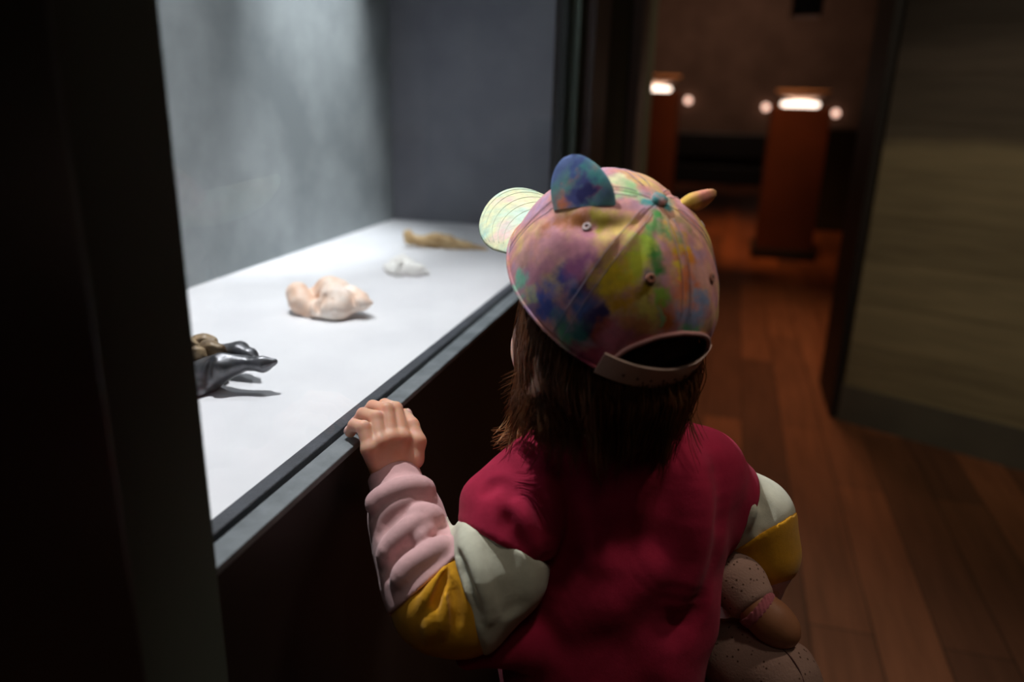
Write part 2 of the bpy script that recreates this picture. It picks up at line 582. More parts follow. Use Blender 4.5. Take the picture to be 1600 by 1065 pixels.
# doll
t = NT('speckled_doll_cloth')
v = t.coord()
vo = t.n('ShaderNodeTexVoronoi'); t.l(v, vo.inputs['Vector']); vo.inputs['Scale'].default_value = 170
t.l(t.ramp(vo.outputs['Distance'], [(0.10, (0.10, 0.05, 0.03, 1)), (0.22, (0.42, 0.26, 0.20, 1))]), t.b.inputs['Base Color'])
t.set(Roughness=0.95, Specular_IOR_Level=0.1)
t.bump(t.noise(v, 500, 3).outputs[0], 0.5, 0.001)
M['doll_cloth'] = t.m
M['doll_skin'] = mottled('brown_doll_skin', (0.36, 0.15, 0.07, 1), (0.40, 0.17, 0.08, 1), 20, 0.5, 0.05, 200, 0.3)
M['lilac'] = fabric('pink_elastic', (0.45, 0.12, 0.14))
M['thread'] = fabric('dark_thread', (0.14, 0.06, 0.05))

# ------------------------------------------------------------------ the room
def struct(name, mb, mat, bevel=0.0, parent=None):
    o = mb.build(name, mat, parent, bevel)
    if parent is None: o['kind'] = 'structure'
    return o


struct('floor', MB().box(-4, 4, -3, 11.4, -0.1, 0), M['floor'])
struct('ceiling', MB().box(-4, 4, -3, 11.4, 3.0, 3.1), M['ceiling'])
struct('wall_back', MB().box(-4, 4, 11.2, 11.4, 0, 3.0), M['wall_brown'])
struct('wall_front', MB().box(-4, 4, -3.0, -2.9, 0, 3.0), M['wall_black'])
struct('wall_west', MB().box(-4, -3.9, -2.9, 11.2, 0, 3.0), M['wall_brown'])
struct('wall_east', MB().box(3.9, 4.0, -2.9, 11.2, 0, 3.0), M['wall_brown'])
# the thick black wall that holds the showcase (niche y .415 - 1.80)
NX, Y0, Y1, Y1W = -0.297, 0.360, 1.545, 1.80
mb = MB()
mb.box(-1.1, -0.288, -2.9, Y0, 0, 3.0)
struct('wall_left', mb, M['wall_black'])
mb = MB()
mb.box(-1.1, -0.85, Y0, Y1W + .05, 0, 3.0)
mb.box(-0.85, -0.30, Y0, Y1W + .05, 2.0, 3.0)
mb.box(-1.1, -0.30, Y1W + .05, 2.95, 0, 3.0)
mb.box(-0.345, -0.30, Y1, Y1W + .05, 0.0, 2.0)
struct('wall_right', mb, M['wall_black'])
# trims on that wall
struct('trim_1', MB().box(-0.299, -0.280, 1.60, 1.78, 0.0, 2.1), M['frame_grey'], 0.002)
struct('trim_2', MB().box(-0.299, -0.270, 2.28, 2.44, 0.0, 2.4), M['frame_grey'], 0.002)
struct('trim_3', MB().box(-0.288, -0.268, -0.9, 0.272, 0.0, 3.0), M['metal_black'], 0.002)
# right partition
a = np.array([0.457, 2.72]); u = np.array([0.504, -0.242]); u /= np.linalg.norm(u); nrm = np.array([u[1], -u[0]])
b_ = a + u * 2.6
poly = [tuple(a), tuple(b_), (b_[0] + .2, b_[1] + .6), (0.446, 3.10)]
def shift(poly, d):
    return [(x + nrm[0] * d, y + nrm[1] * d) for x, y in poly]
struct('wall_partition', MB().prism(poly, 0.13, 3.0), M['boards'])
struct('baseboard_partition', MB().prism([tuple(a + nrm * .006 - u * .004), tuple(b_ + nrm * .006), poly[2], poly[3]], 0.0, 0.13), M['kick'])
struct('trim_4', MB().box(0.428, 0.452, 2.735, 3.10, 0.0, 3.0), M['panel_black'])
# far dark recess with a bench, behind the plinths
bench = thing('bench', (-0.1, 10.9, 0), 'low black bench against the far brown wall between the plinths', 'bench')
MB().box(-0.72, 0.46, 10.75, 11.15, 0.36, 0.66).build('seat', M['metal_black'], bench, 0.01)
MB().box(-0.70, 0.44, 10.80, 11.12, 0.02, 0.24).build('base', M['metal_black'], bench, 0.005)
for x0 in (-0.68, 0.30):
    MB().box(x0, x0 + 0.1, 10.84, 11.05, 0.0, 0.37).build('leg', M['metal_black'], bench)
sg = thing('hanging_projector', (0.33, 5.1, 1.62), 'black box hanging from the ceiling above the right plinth', 'projector')
MB().box(0.25, 0.41, 5.0, 5.25, 1.53, 1.72).build('housing', M['metal_black'], sg, 0.008)
MB().box(0.32, 0.34, 5.11, 5.13, 1.72, 3.0).build('pole', M['metal_black'], sg)
db = MB().box(0.72, 1.2, 7.2, 7.7, 0.0, 0.86).build('dark_cabinet', M['metal_black'], None, 0.01)
tag(db, 'plain black block cabinet standing behind the right plinth', 'cabinet')


M['halo'] = mottled('brown_halo', (0.42, 0.27, 0.19, 1), (0.48, 0.31, 0.22, 1), 20, 0.6, 0.1)


def plinth(x0, x1, y0, h, label, blabel):
    t = thing('display_plinth', ((x0 + x1) / 2, y0 + .22, 0), label, 'plinth')
    MB().box(x0, x1, y0, y0 + .44, 0.06, h).build('body', M['plinth'], t, 0.006)
    MB().box(x0 - .03, x1 + .03, y0 - .03, y0 + .47, 0.0, 0.06).build('base', M['metal_black'], t, 0.004)
    lt = MB().lathe(((x0 + x1) / 2, y0 + .22, h), [(0.115, 0.0), (0.13, 0.018), (0.12, 0.034), (0.02, 0.04)], 32).build('light_disc', M['glow'], t, 0, True)
    lt['label'] = 'glowing white round top'
    ex = MB().lathe(((x0 + x1) / 2 + .01, y0 + .22, h + .041), [(0.05, 0.0), (0.14, .025), (0.185, 0.065), (0.175, 0.07), (0.12, 0.034), (0.02, 0.016)], 32).build('halo_bowl', M['halo'], None, 0, True)  # dish-shaped solid added to imitate the soft halo over the disc
    tag(ex, blabel, 'halo')
    return t


plinth(0.235, 0.61, 5.72, 1.03, 'red-brown box plinth with a glowing top, right of the pair in the background', 'soft light modelled as a wide brown bowl above the glowing top of the right background plinth')
plinth(-0.78, -0.41, 5.72, 1.11, 'red-brown box plinth with a glowing top, beside the dark end of the showcase wall', 'soft light modelled as a wide brown bowl above the glowing top of the left background plinth')
for i, (x, z, s) in enumerate([(-0.64, 1.06, 'left of the three, beside the left plinth'), (0.37, 1.0, 'middle of the three, at the left edge of the right plinth'), (1.24, 0.95, 'rightmost of the three, right of the right plinth')]):
    t = thing('wall_lamp', (x, 11.2, z), 'round warm wall lamp, ' + s, 'lamp', 'small lamps on the far wall')
    MB().lathe((x, 11.2, z), [(0.05, 0.0), (0.05, 0.02), (0.02, 0.03)], 20, 'y').build('back_plate', M['metal_black'], t)
    MB().lathe((x, 11.14, z), [(0.008, -0.045), (0.032, -0.034), (0.045, 0.0), (0.032, 0.034), (0.008, 0.045)], 20, 'y').build('bulb', M['globe'], t, 0, True)

# ------------------------------------------------------------------ the showcase
case = thing('display_case', (-0.57, 1.1, 0), 'lit museum showcase with grey walls and glass front in the black wall', 'display case')
MB().box(-0.85, -0.3355, Y0, Y1W, 0.70, 0.75).build('shelf', M['shelf'], case)
MB().box(-0.85, -0.80, Y0, Y1W, 0.75, 2.0).build('back_panel', M['case_back'], case)
MB().box(-0.80, -0.345, Y1W - .012, Y1W + .04, 0.75, 2.0).build('side_panel', M['case_side'], case)
MB().box(-0.80, -0.345, Y0 + .001, Y0 + .012, 0.75, 2.0).build('side_panel', M['case_side'], case)
MB().box(-0.80, -0.33, Y0, Y1W, 1.985, 2.0).build('top_panel', M['frame_grey'], case)
MB().box(-0.3355, -0.3215, Y0, Y1, 0.70, 0.753).build('gasket', M['gasket'], case, 0.0015)
MB().box(-0.3215, -0.3175, Y0, Y1, 0.70, 1.999).build('glass_pane', M['glass'], case)
MB().box(-0.3175, -0.297, Y0, 1.60, 0.744, 0.7505).build('sill', M['sill'], case, 0.0012)
MB().box(-0.345, -0.2985, Y0, 1.60, 0.0, 0.744).build('front_panel', M['panel_black'], case)
MB().box(-0.345, -0.3215, Y1 - .018, Y1, 0.753, 1.985).build('glass_frame', M['metal_black'], case)
for (x, y) in ((-0.64, .90), (-0.44, 1.36), (-0.54, 1.47)):
    MB().lathe((x, y, 1.985), [(0.028, 0.0), (0.028, -0.02), (0.024, -0.022), (0.024, -0.002)], 20).build('spotlight_rim', M['metal_black'], case)

S = 0.75


def onz(px, py, z):
    d = ray(px, py)
    return CAMP + d * ((z - CAMP[2]) / d[2])


# bronze hand, palm up, two fingers pointing right, stones on the palm
tipS = onz(426, 609, S)
dT = depth_of(tipS) + 0.0
def A1(px, py, dd=0.0): return at(px, py, dT - 0.012 + dd)
root = thing('bronze_hand', tuple(onz(300, 605, S)), 'dark bronze open hand holding brown stones, half hidden by the black wall', 'sculpture')
fp = [A1(316, 586, .012), A1(345, 574, .0), A1(382, 567, 0), A1(391, 568, 0), A1(410, 569, 0), A1(429, 565, 0)]
fq = [A1(318, 568, .05), A1(345, 553, .045), A1(374, 550, .042), A1(390, 556, .036), A1(402, 563, .030)]
palm0 = A1(250, 592, .03)
def f_bh(P):
    d = chain(P, fp[:3], [.0175, .0145, .0085], .004)
    d = smin(d, chain(P, fp[3:], [.0080, .0085, .0032], .003), .0008)
    d = smin(d, chain(P, fq, [.013, .0105, .0115, .0085, .0035], .003), .0015)
    d = smin(d, ell(P, A1(270, 590, .03), (.036, .045, .018)), .006)
    d = smax(d, -caps(P, A1(328, 566, -.012), A1(322, 606, -.012), .004), .004)
    d = smin(d, caps(P, palm0, A1(308, 598, .005), .012, .012), .01)
    d = smin(d, ell(P, onz(285, 610, S) + [0, 0, .005], (.030, .030, .014)), .02)
    d = smin(d, caps(P, palm0, A1(180, 585, .04), .018, .020), .01)
    d = smax(d, -(P[:, 2] - S), .001)
    return d + wob(P, .02, .0006, 3)
c = A1(300, 590, .03)
sdf('hand', f_bh, c - [.16, .10, .08], c + [.13, .10, .08], .0017, M['bronze'], root)
for (px, py, dd, r) in [(331, 549, .025, (.0165, .012, .0125)), (307, 558, .010, (.011, .011, .013)), (318, 536, .055, (.017, .013, .011)), (300, 540, .05, (.013, .012, .010))]:
    cc = A1(px, py, dd)
    sdf('stone', lambda P: smax(ell(P, cc, r) + wob(P, .015, .0008, int(px)), (P - cc) @ np.array([.25, -.93, -.25]) - r[1] * .55, .002), cc - .022, cc + .022, .0011, M['amber'], root)

# cream clasped form
base = onz(512, 497, S)
dG = depth_of(base)
def A2(px, py, dd=0.0): return at(px, py, dG + dd)
root = thing('clasped_hand_sculpture', tuple(base), 'lumpy cream sculpture of clasped fingers, the largest in the middle of the showcase', 'sculpture')
def f_cl(P):
    d = chain(P, [A2(465, 458, .02), A2(472, 472, .015), A2(490, 486, .01), A2(508, 486, .005)], [.0165, .017, .014, .012], .006)
    d = smin(d, chain(P, [A2(494, 462, .03), A2(515, 452, .03), A2(530, 456, .03)], [.013, .018, .018], .006), .004)
    d = smin(d, chain(P, [A2(500, 482, -.005), A2(525, 481, -.005), A2(545, 476, 0)], [.014, .019, .014], .004), .003)
    d = smin(d, chain(P, [A2(520, 462, .0), A2(540, 468, .0)], [.018, .015], .004), .004)
    d = smin(d, chain(P, [A2(550, 460, .02), A2(566, 466, .01)], [.013, .009], .004), .003)
    d = smin(d, chain(P, [A2(545, 476, .0), A2(566, 473, .0), A2(579, 472, .0)], [.012, .010, .004], .004), .003)
    for (a_, b_, r_) in ((A2(489, 452, -.012), A2(497, 486, -.016), .0045), (A2(508, 462, -.016), A2(498, 480, -.018), .003), (A2(548, 455, -.006), A2(556, 484, -.012), .003), (A2(520, 468, -.02), A2(522, 492, -.02), .0016)):
        d = smax(d, -caps(P, a_, b_, r_), .003)
    d = smax(d, -(P[:, 2] - S), .001)
    return d + wob(P, .03, .0006, 5)
sdf('fingers', f_cl, base - [.10, .07, .01], base + [.10, .10, .09], .0019, M['wax'], root)

# small white hand
base = onz(632, 431, S)
dW = depth_of(base)
def A3(px, py, dd=0.0): return at(px, py, dW + dd)
root = thing('plaster_hand', tuple(base), 'small white plaster hand beyond the lumpy cream sculpture', 'sculpture')
def f_pl(P):
    d = chain(P, [A3(605, 417, .02), A3(613, 421, .01), A3(625, 424, .0), A3(648, 426, 0)], [.008, .011, .013, .011], .005)
    d = smin(d, chain(P, [A3(614, 410, .02), A3(628, 407, .02), A3(640, 413, .01)], [.008, .011, .011], .004), .004)
    d = smin(d, chain(P, [A3(638, 418, .0), A3(655, 421, .0), A3(668, 426, 0)], [.013, .010, .004], .004), .003)
    d = smin(d, chain(P, [A3(624, 412, -.01), A3(618, 424, -.01)], [.007, .006], .004), .002)
    d = smax(d, -(P[:, 2] - S), .001)
    return d + wob(P, .02, .0006, 8)
sdf('fingers', f_pl, base - [.07, .05, .01], base + [.07, .08, .07], .0019, M['plaster'], root)

# tan carved arm
base = onz(690, 388, S)
dB = depth_of(base)
def A4(px, py, dd=0.0): return at(px, py, dB + dd)
root = thing('carved_arm', tuple(base), 'long slim tan carved arm lying at the far end of the showcase', 'sculpture')
def f_ca(P):
    d = chain(P, [A4(637, 366), A4(641, 373), A4(656, 376), A4(680, 375), A4(700, 378), A4(728, 386), A4(757, 391)], [.010, .011, .010, .014, .014, .011, .007], .006)
    d = smax(d, -(P[:, 2] - S), .001)
    return d + wob(P, .02, .0009, 9)
cz = A4(697, 380)
sdf('arm', f_ca, cz - [.15, .07, .05], cz + [.15, .07, .05], .0022, M['tan_wood'], root)

# ------------------------------------------------------------------ the child
ROOT = (-0.07, 0.63, 0.0)
child = thing('person', ROOT, 'small child in a tie-dye eared cap and red sweatshirt, left hand on the showcase sill', 'person')

# cap frame
CF = np.array([-0.5686, 0.6335, 0.5247]); CL = np.array([-0.7089, -0.7010, 0.0782]); CU = np.array([0.4174, -0.3275, 0.8477])
CO = np.array([-0.086, 0.602, 0.902])
CM = np.stack([CF, CL, CU], 1)          # local -> world
def cw(p): return CO + CM @ np.asarray(p, float)
def wl(p): return (np.asarray(p, float) - CO) @ CM

# torso frame
TR = np.array([0.938, 0.346, 0.0]); TN = np.array([-0.346, 0.938, 0.0])
TC = np.array([-0.062, 0.618, 0.0])
def tw(u, v, z): return TC + TR * u + TN * v + np.array([0, 0, z])

ZK = np.array([0.40, 0.50, 0.56, 0.60, 0.65, 0.70, 0.735, 0.76, 0.785, 0.80])
WK = np.array([0.085, 0.090, 0.098, 0.100, 0.095, 0.094, 0.092, 0.080, 0.050, 0.040])
DK = np.array([0.072, 0.078, 0.082, 0.080, 0.074, 0.072, 0.068, 0.058, 0.042, 0.036])
UK = np.array([-.006, -.010, -.012, -.008, -.002, 0.0, 0.0, -.003, -.006, -.008])
VK = np.array([0.0, -.006, -.010, -.006, 0.0, 0.002, 0.003, 0.004, 0.006, 0.008])
def sm_interp(z, zk, vk):
    return (np.interp(z - .012, zk, vk) + np.interp(z, zk, vk) * 2 + np.interp(z + .012, zk, vk)) / 4
def torso(P, off=0.0):
    q = P - TC
    z = q[:, 2]
    w = sm_interp(z, ZK, WK) + off; d = sm_interp(z, ZK, DK) + off
    uu = (q @ TR - sm_interp(z, ZK, UK)) / w; vv = (q @ TN - sm_interp(z, ZK, VK)) / d
    r = (np.abs(uu) ** 2.4 + np.abs(vv) ** 2.4) ** (1 / 2.4)
    e = (r - 1) * np.minimum(w, d) * 0.9
    return smax(smax(e, z - .80, .01), .38 - z, .01)

# arm joints
SHL = at(818, 792, .665); EL = at(697, 948, .640); WL = at(616, 738, .700)
SHR = tw(0.074, 0.01, 0.722); ER = at(1200, 862, .725); WR = at(1150, 1040, .735)
# left hand
PINKY = [tuple(at(577, 702, .676)), (-.289, .572, .7675), (-.301, .578, .7655), (-.3068, .581, .7565)]
RING = [tuple(at(594, 691, .682)), (-.284, .587, .7715), (-.3005, .595, .7695), (-.3106, .600, .7565)]
MIDD = [tuple(at(611, 685, .688)), (-.2790, .6000, .7745), (-.298, .6105, .7710), (-.3117, .617, .7565)]
INDX = [tuple(at(629, 684, .694)), (-.2745, .6090, .7725), (-.292, .6235, .7685), (-.3064, .633, .7565)]
THMB = [tuple(at(645, 716, .700)), tuple(at(651, 690, .703)), tuple(at(643, 664, .712)), tuple(at(633, 647, .722))]
PALM = at(612, 710, .687)
def f_hand(P):
    d = None
    for ch, r in ((PINKY, .0056), (RING, .0060), (MIDD, .0062), (INDX, .0061)):
        e = chain(P, ch, [r * 1.10, r * 1.10, r * .98, r * .88], .002)
        d = e if d is None else smin(d, e, .0018)
    pm = None
    for ch in (PINKY, RING, MIDD, INDX):
        e = caps(P, ch[0], WL + (np.array(ch[0]) - PALM) * .45, .0078, .0125)
        pm = e if pm is None else smin(pm, e, .006)
    d = smin(d, pm, .003)
    d = smin(d, caps(P, PALM + ray(612, 710) * .008, WL, .0125, .0155), .010)
    d = smin(d, chain(P, [tuple(WL + (THMB[0] - WL) * .5)] + THMB, [.011, .0098, .0085, .0068, .0056], .003), .004)
    d = smin(d, caps(P, WL, WL + (WL - PALM) / np.linalg.norm(WL - PALM) * .04, .016, .018), .008)
    return d

# head
HC = CO + np.array([0.002, -0.002, -0.008])
HF = np.array([-.667, .745, 0.0]); HF /= np.linalg.norm(HF); HL = np.array([-HF[1], HF[0], 0.0]); HU = np.array([0, 0, 1.0])
HM = np.stack([HF, HL, HU], 1)
def hw(f, l, u): return HC + HF * f + HL * l + HU * u
EARC = hw(-.004, .071, -.048)
def f_head(P):
    q = (P - HC) @ HM
    d = ell(q, (-.002, 0, -.012), (.078, .066, .072))
    d = smin(d, ell(q, (.020, 0, -.045), (.056, .053, .056)), .03)
    d = smin(d, ell(q, (.043, .036, -.050), (.028, .024, .032)), .012)
    d = smin(d, ell(q, (.043, -.036, -.050), (.028, .024, .032)), .012)
    d = smin(d, ell(q, (.058, 0, -.088), (.018, .022, .014)), .018)
    for s in (1, -1):
        d = smax(d, -ell(q, (.083, s * .026, -.020), (.014, .0135, .0075)), .010)
    d = smin(d, chain(q, [(.076, 0, -.020), (.084, 0, -.040)], [.006, .0085], .004), .008)
    for s in (1, -1):
        d = smin(d, ell(q, (.079, s * .008, -.043), (.006, .006, .005)), .004)
    d = smin(d, ell(q, (.076, 0, -.064), (.007, .015, .0035)), .004)
    d = smin(d, ell(q, (.075, 0, -.071), (.007, .013, .004)), .004)
    d = smax(d, -ell(q, (.086, 0, -.0675), (.008, .014, .0010)), .002)
    # ears
    for s in (1, -1):
        e = ell(q, (-.006, s * .067, -.050), (.014, .006, .022))
        e = smax(e, -ell(q, (-.002, s * .074, -.048), (.008, .005, .015)), .004)
        e = smin(e, ell(q, (-.001, s * .065, -.068), (.007, .005, .008)), .004)
        d = smin(d, e, .004)
    # neck
    nk = caps(P, hw(-.020, 0, -.05), tw(-.006, .006, .75), .034, .036)
    return smin(d, nk, .02)

def f_body(P):
    d = torso(P, -.020)
    d = smin(d, f_head(P), .015)
    d = smin(d, caps(P, tw(-.006, .006, .80), tw(-.006, .002, .73), .034, .05), .02)
    d = smin(d, chain(P, [SHL, EL, WL], [.025, .021, .016], .01), .015)
    d = smin(d, chain(P, [SHR, ER, WR], [.025, .021, .016], .01), .015)
    for s in (-1, 1):
        d = smin(d, chain(P, [tw(s * .04, 0, .42), tw(s * .048, .005, .24), tw(s * .05, -.005, .05), tw(s * .05, .045, .022)], [.056, .040, .026, .020], .02), .02)
    return d

V1, Q1 = nets(f_body, (-.40, .40, .0), (.22, .88, 1.0), .0038)
V2, Q2 = nets(f_hand, (-.33, .53, .68), (-.21, .68, .79), .0009)
# right hand, fingers curled round the doll's leg
RH = WR + np.array([-.012, .0, -.030])
def f_rh(P):
    d = caps(P, WR, RH, .015, .017)
    for k in range(4):
        o = np.array([.000 + .013 * (k - 1.5), -.004 * k, 0])
        d = smin(d, chain(P, [RH + o, RH + o + [.004, -.022, -.010], RH + o + [.006, -.036, .002], RH + o + [.006, -.037, .013 - .001 * k]], [.0085, .0075, .007, .006], .003), .003)
    d = smin(d, chain(P, [WR + [.01, 0, -.01], WR + [.022, -.018, -.012], WR + [.024, -.034, -.006]], [.010, .009, .007], .003), .004)
    return d
V3, Q3 = nets(f_rh, RH - .07, RH + .07, .0014)
V = np.vstack([V1, V2, V3]); Q = np.vstack([Q1, Q2 + len(V1), Q3 + len(V1) + len(V2)])
body = obj('body', V, Q, M['skin'], child)
# eyes and nails
for s in (1, -1):
    c = hw(.0655, s * .025, -.020)
    V, Q = nets(lambda P: np.linalg.norm(P - c, axis=1) - .0105, c - .013, c + .013, .0013)
    e = obj('eye', V, Q, M['eye'], child)
    c2 = c + HF * .0068 - HL * s * .001
    V, Q = nets(lambda P: np.linalg.norm(P - c2, axis=1) - .0056, c2 - .007, c2 + .007, .0007)
    obj('iris', V, Q, M['iris'], e)
for s in (1, -1):
    V, Fs = tube(spline([hw(.073, s * .014, -.004), hw(.073, s * .026, .0005), hw(.064, s * .040, -.005)], 14), np.concatenate([np.linspace(.0008, .0019, 7), np.linspace(.0019, .0007, 7)]), 8)
    obj('eyebrow', V, Fs, M['hair_core'], child)
    V, Fs = tube(spline([hw(.0735, s * .015, -.0185), hw(.0770, s * .025, -.0130), hw(.0715, s * .037, -.0185)], 14), .0009, 6)
    obj('eyelashes', V, Fs, M['hair_core'], child)
M['lip'] = mottled('pink_lips', (0.66, 0.24, 0.20, 1), (0.70, 0.28, 0.24, 1), 60, 0.4, 0)
def f_lip(P):
    q = (P - HC) @ HM
    d = smin(ell(q, (.0775, 0, -.0640), (.0068, .0140, .0030)), ell(q, (.0768, 0, -.0705), (.0070, .0125, .0036)), .001)
    return d
sdf('lips', f_lip, hw(.077, 0, -.067) - .022, hw(.077, 0, -.067) + .022, .0009, M['lip'], child)
def nail(tip, prev, nrm, r):
    tip = np.array(tip); ax = tip - np.array(prev); ax /= np.linalg.norm(ax)
    nrm = np.array(nrm, float); nrm -= ax * (nrm @ ax); nrm /= np.linalg.norm(nrm)
    MM = np.stack([ax, np.cross(nrm, ax), nrm], 1)
    cc = tip + nrm * r * .72 - ax * .001
    sdf('fingernail', lambda P: ell(P, cc, (.0045, .0040, .0022), MM), cc - .006, cc + .006, .0006, M['nail'], child)
nail(PINKY[3], PINKY[2], (-.5, -.3, .8), .0055)
nail(RING[3], RING[2], (-.6, -.2, .8), .0058)
nail(MIDD[3], MIDD[2], (-.6, -.2, .8), .0060)
nail(INDX[3], INDX[2], (-.6, -.1, .8), .0060)
nail(THMB[3], THMB[2], (.8, .3, .5), .0062)

# ---- sweatshirt
CH_L = [at(825, 775, .668), at(800, 812, .655), at(772, 888, .645), at(722, 945, .642), at(688, 938, .642), at(664, 897, .652), at(645, 850, .665), at(634, 805, .676), at(629, 786, .682)]
RD_L = [.036, .0395, .044, .042, .042, .037, .0330, .0315, .0290]
def armL(P, off=0.0):
    return chain(P, CH_L, [r + off for r in RD_L], .012)
CH_R = [SHR, tw(.088, .02, .70), at(1172, 810, .730), at(1188, 860, .730), at(1165, 950, .765), at(1140, 1030, .750)]
RD_R = [.040, .042, .040, .034, .028, .022]
def armR(P, off=0.0):
    return chain(P, CH_R, [r + off for r in RD_R], .012)

def cut(p1, p2, dep, flip=1):
    a = at(*p1, dep); b = at(*p2, dep)
    n = np.cross(b - a, ray((p1[0] + p2[0]) / 2, (p1[1] + p2[1]) / 2))
    n /= np.linalg.norm(n)
    return a, n * flip
def sculpt(f, marks):
    """marks: (pixel polyline, radius, height, k) ; height>0 ridge, <0 groove"""
    L = []
    for pts, r, hgt, k in marks:
        W = []
        pts = spline([(a_, b_, 0) for a_, b_ in pts], 4 * len(pts) - 1)[:, :2]
        for (px, py) in pts:
            m = march(f, px, py)
            if m is not None:
                W.append(m + ray(px, py) * (r - abs(hgt)) * (1 if hgt > 0 else -1))
        if len(W) >= 2:
            L.append((np.array(W), r, hgt, k))
    def g(P):
        d = f(P)
        for W, r, hgt, k in L:
            n = len(W)
            rr = [r * (1 - (abs(hgt) / r) * (.95 if i in (0, n - 1) else .5 if i in (1, n - 2) else .15 if i in (2, n - 3) else 0)) for i in range(n)]
            e = None
            for i in range(n - 1):
                c_ = caps(P, W[i], W[i + 1], rr[i], rr[i + 1])
                e = c_ if e is None else np.minimum(e, c_)
            d = smin(d, e, k) if hgt > 0 else smax(d, -e, k)
        return d
    return g

a1, n1 = cut((715, 818), (845, 884), .64)     # red / cream
a2, n2 = cut((702, 850), (748, 1006), .63)    # cream / yellow
a3, n3 = cut((706, 866), (626, 936), .64)     # yellow / pink
if n1 @ (at(800, 950, .64) - a1) < 0: n1 = -n1      # points to the hand side
if n2 @ (at(650, 950, .64) - a2) < 0: n2 = -n2
if n3 @ (at(640, 800, .64) - a3) < 0: n3 = -n3

def f_red0(P):
    d = torso(P)
    sl = smax(armL(P, .001), plane(P, a1, n1), .006)
    sl = smax(sl, caps(P, at(840, 770, .67), at(800, 850, .65), .066, .066), .01)
    sl = smin(sl, caps(P, at(776, 782, .662), at(800, 760, .67), .030, .030), .01)
    d = smin(d, sl, .008)
    sr = smax(armR(P, .001), plane(P, tw(.108, 0, .69), TR * .85 + np.array([0, 0, -.5])), .006)
    d = smin(d, sr, .012)
    # yoke towards the neck
    d = smin(d, caps(P, tw(-.07, .005, .745), tw(.07, .005, .742), .030, .032), .02)
    # hem flare on the left
    d = smin(d, caps(P, at(815, 1012, .650), at(732, 1026, .648), .018, .011), .02)
    # neckline and hem
    d = smax(d, -caps(P, tw(-.006, .006, .775), tw(-.008, .01, .90), .036, .05), .004)
    d = smax(d, .50 - P[:, 2], .006)
    return d + wob(P, .09, .0012, 21) + wob(P, .04, .0005, 22)
marksR = [
    ([(757, 765), (775, 752), (795, 760), (815, 790)], .007, -.003, .006),
    ([(790, 800), (805, 830), (830, 870)], .008, -.005, .008),
    ([(812, 790), (828, 830), (842, 860)], .007, .003, .008),
    ([(868, 730), (882, 790), (884, 850), (868, 910)], .016, -.009, .014),
    ([(848, 740), (860, 800), (860, 860)], .010, .005, .014),
    ([(1010, 760), (990, 810), (960, 860)], .014, .003, .025),
    ([(935, 760), (955, 800), (965, 850)], .016, -.003, .025),
    ([(1050, 770), (1030, 830), (1000, 910)], .016, -.003, .025),
    ([(900, 960), (960, 930), (1010, 890)], .014, .003, .025),
    ([(1122, 745), (1120, 800), (1112, 850), (1092, 920), (1072, 990)], .024, -.007, .012),
    ([(1086, 740), (1088, 800), (1080, 860), (1058, 930)], .014, .004, .02),
]
f_red = sculpt(f_red0, marksR)
shirt = sdf('sweatshirt', f_red, (-.26, .44, .48), (.12, .76, .83), .0024, M['red'], child)

f_crg = sculpt(lambda P: armL(P, -.0005), [
    ([(748, 836), (770, 890), (796, 960)], .007, -.004, .008),
    ([(728, 826), (740, 880), (760, 960)], .009, .004, .008),
    ([(716, 868), (728, 915), (750, 975)], .006, -.003, .005),
    ([(785, 850), (808, 900), (812, 950)], .010, -.0035, .012),
    ([(712, 862), (716, 900), (732, 950)], .005, .003, .004),
])
def f_cr(P):
    d = smax(f_crg(P), -(plane(P, a1, n1) + .004), .004)
    return smax(d, plane(P, a2, n2), .007)
pc = sdf('sleeve_panel', f_cr, (-.25, .44, .56), (-.06, .66, .76), .0020, M['cream'], shirt); pc['label'] = 'cream upper sleeve panel'
f_yeg = sculpt(lambda P: armL(P, -.003), [
    ([(700, 882), (680, 912), (658, 950)], .007, .0045, .004),
    ([(704, 900), (697, 950), (690, 995)], .006, .0045, .004),
    ([(700, 886), (686, 925), (672, 965)], .004, -.004, .003),
    ([(704, 905), (712, 950), (716, 990)], .005, -.004, .004),
    ([(676, 955), (668, 1000)], .006, .004, .005),
    ([(690, 872), (660, 905), (645, 925)], .005, -.003, .004),
])
def f_ye(P):
    d = smax(f_yeg(P), -(plane(P, a2, n2) + .004), .003)
    return smax(d, plane(P, a3, n3), .006)
pc = sdf('sleeve_panel', f_ye, (-.27, .42, .56), (-.12, .62, .72), .0018, M['yellow'], shirt); pc['label'] = 'mustard yellow elbow panel'
def f_pk0(P):
    d = smax(armL(P, -.001), -(plane(P, a3, n3) + .004), .003)
    ax = WL - CH_L[-1]; ax /= np.linalg.norm(ax)
    wr = at(614, 741, .700)
    d = smin(d, chain(P, [CH_L[-1] - ax * .02, CH_L[-1] + ax * .004, wr + ax * .01], [.022, .0245, .0238], .004), .0015)
    return smax(d, plane(P, wr, ax), .003)
f_pk = sculpt(f_pk0, [
    ([(584, 794), (594, 780), (618, 767), (648, 760), (674, 766)], .0105, .0065, .003),
    ([(590, 832), (615, 808), (648, 792), (680, 786)], .008, -.004, .006),
    ([(598, 878), (614, 850), (642, 824), (668, 808), (686, 808)], .010, .006, .004),
    ([(645, 800), (664, 798), (680, 803)], .007, .004, .004),
    ([(606, 900), (632, 864), (662, 844), (690, 834)], .007, -.0045, .005),
    ([(652, 846), (662, 832), (674, 820)], .006, .004, .004),
    ([(620, 914), (638, 888), (662, 870), (684, 858), (700, 854)], .0105, .0065, .004),
])
pc = sdf('sleeve_panel', f_pk, (-.32, .46, .61), (-.17, .66, .75), .0016, M['pink'], shirt); pc['label'] = 'dusty pink forearm panel with a cuff'
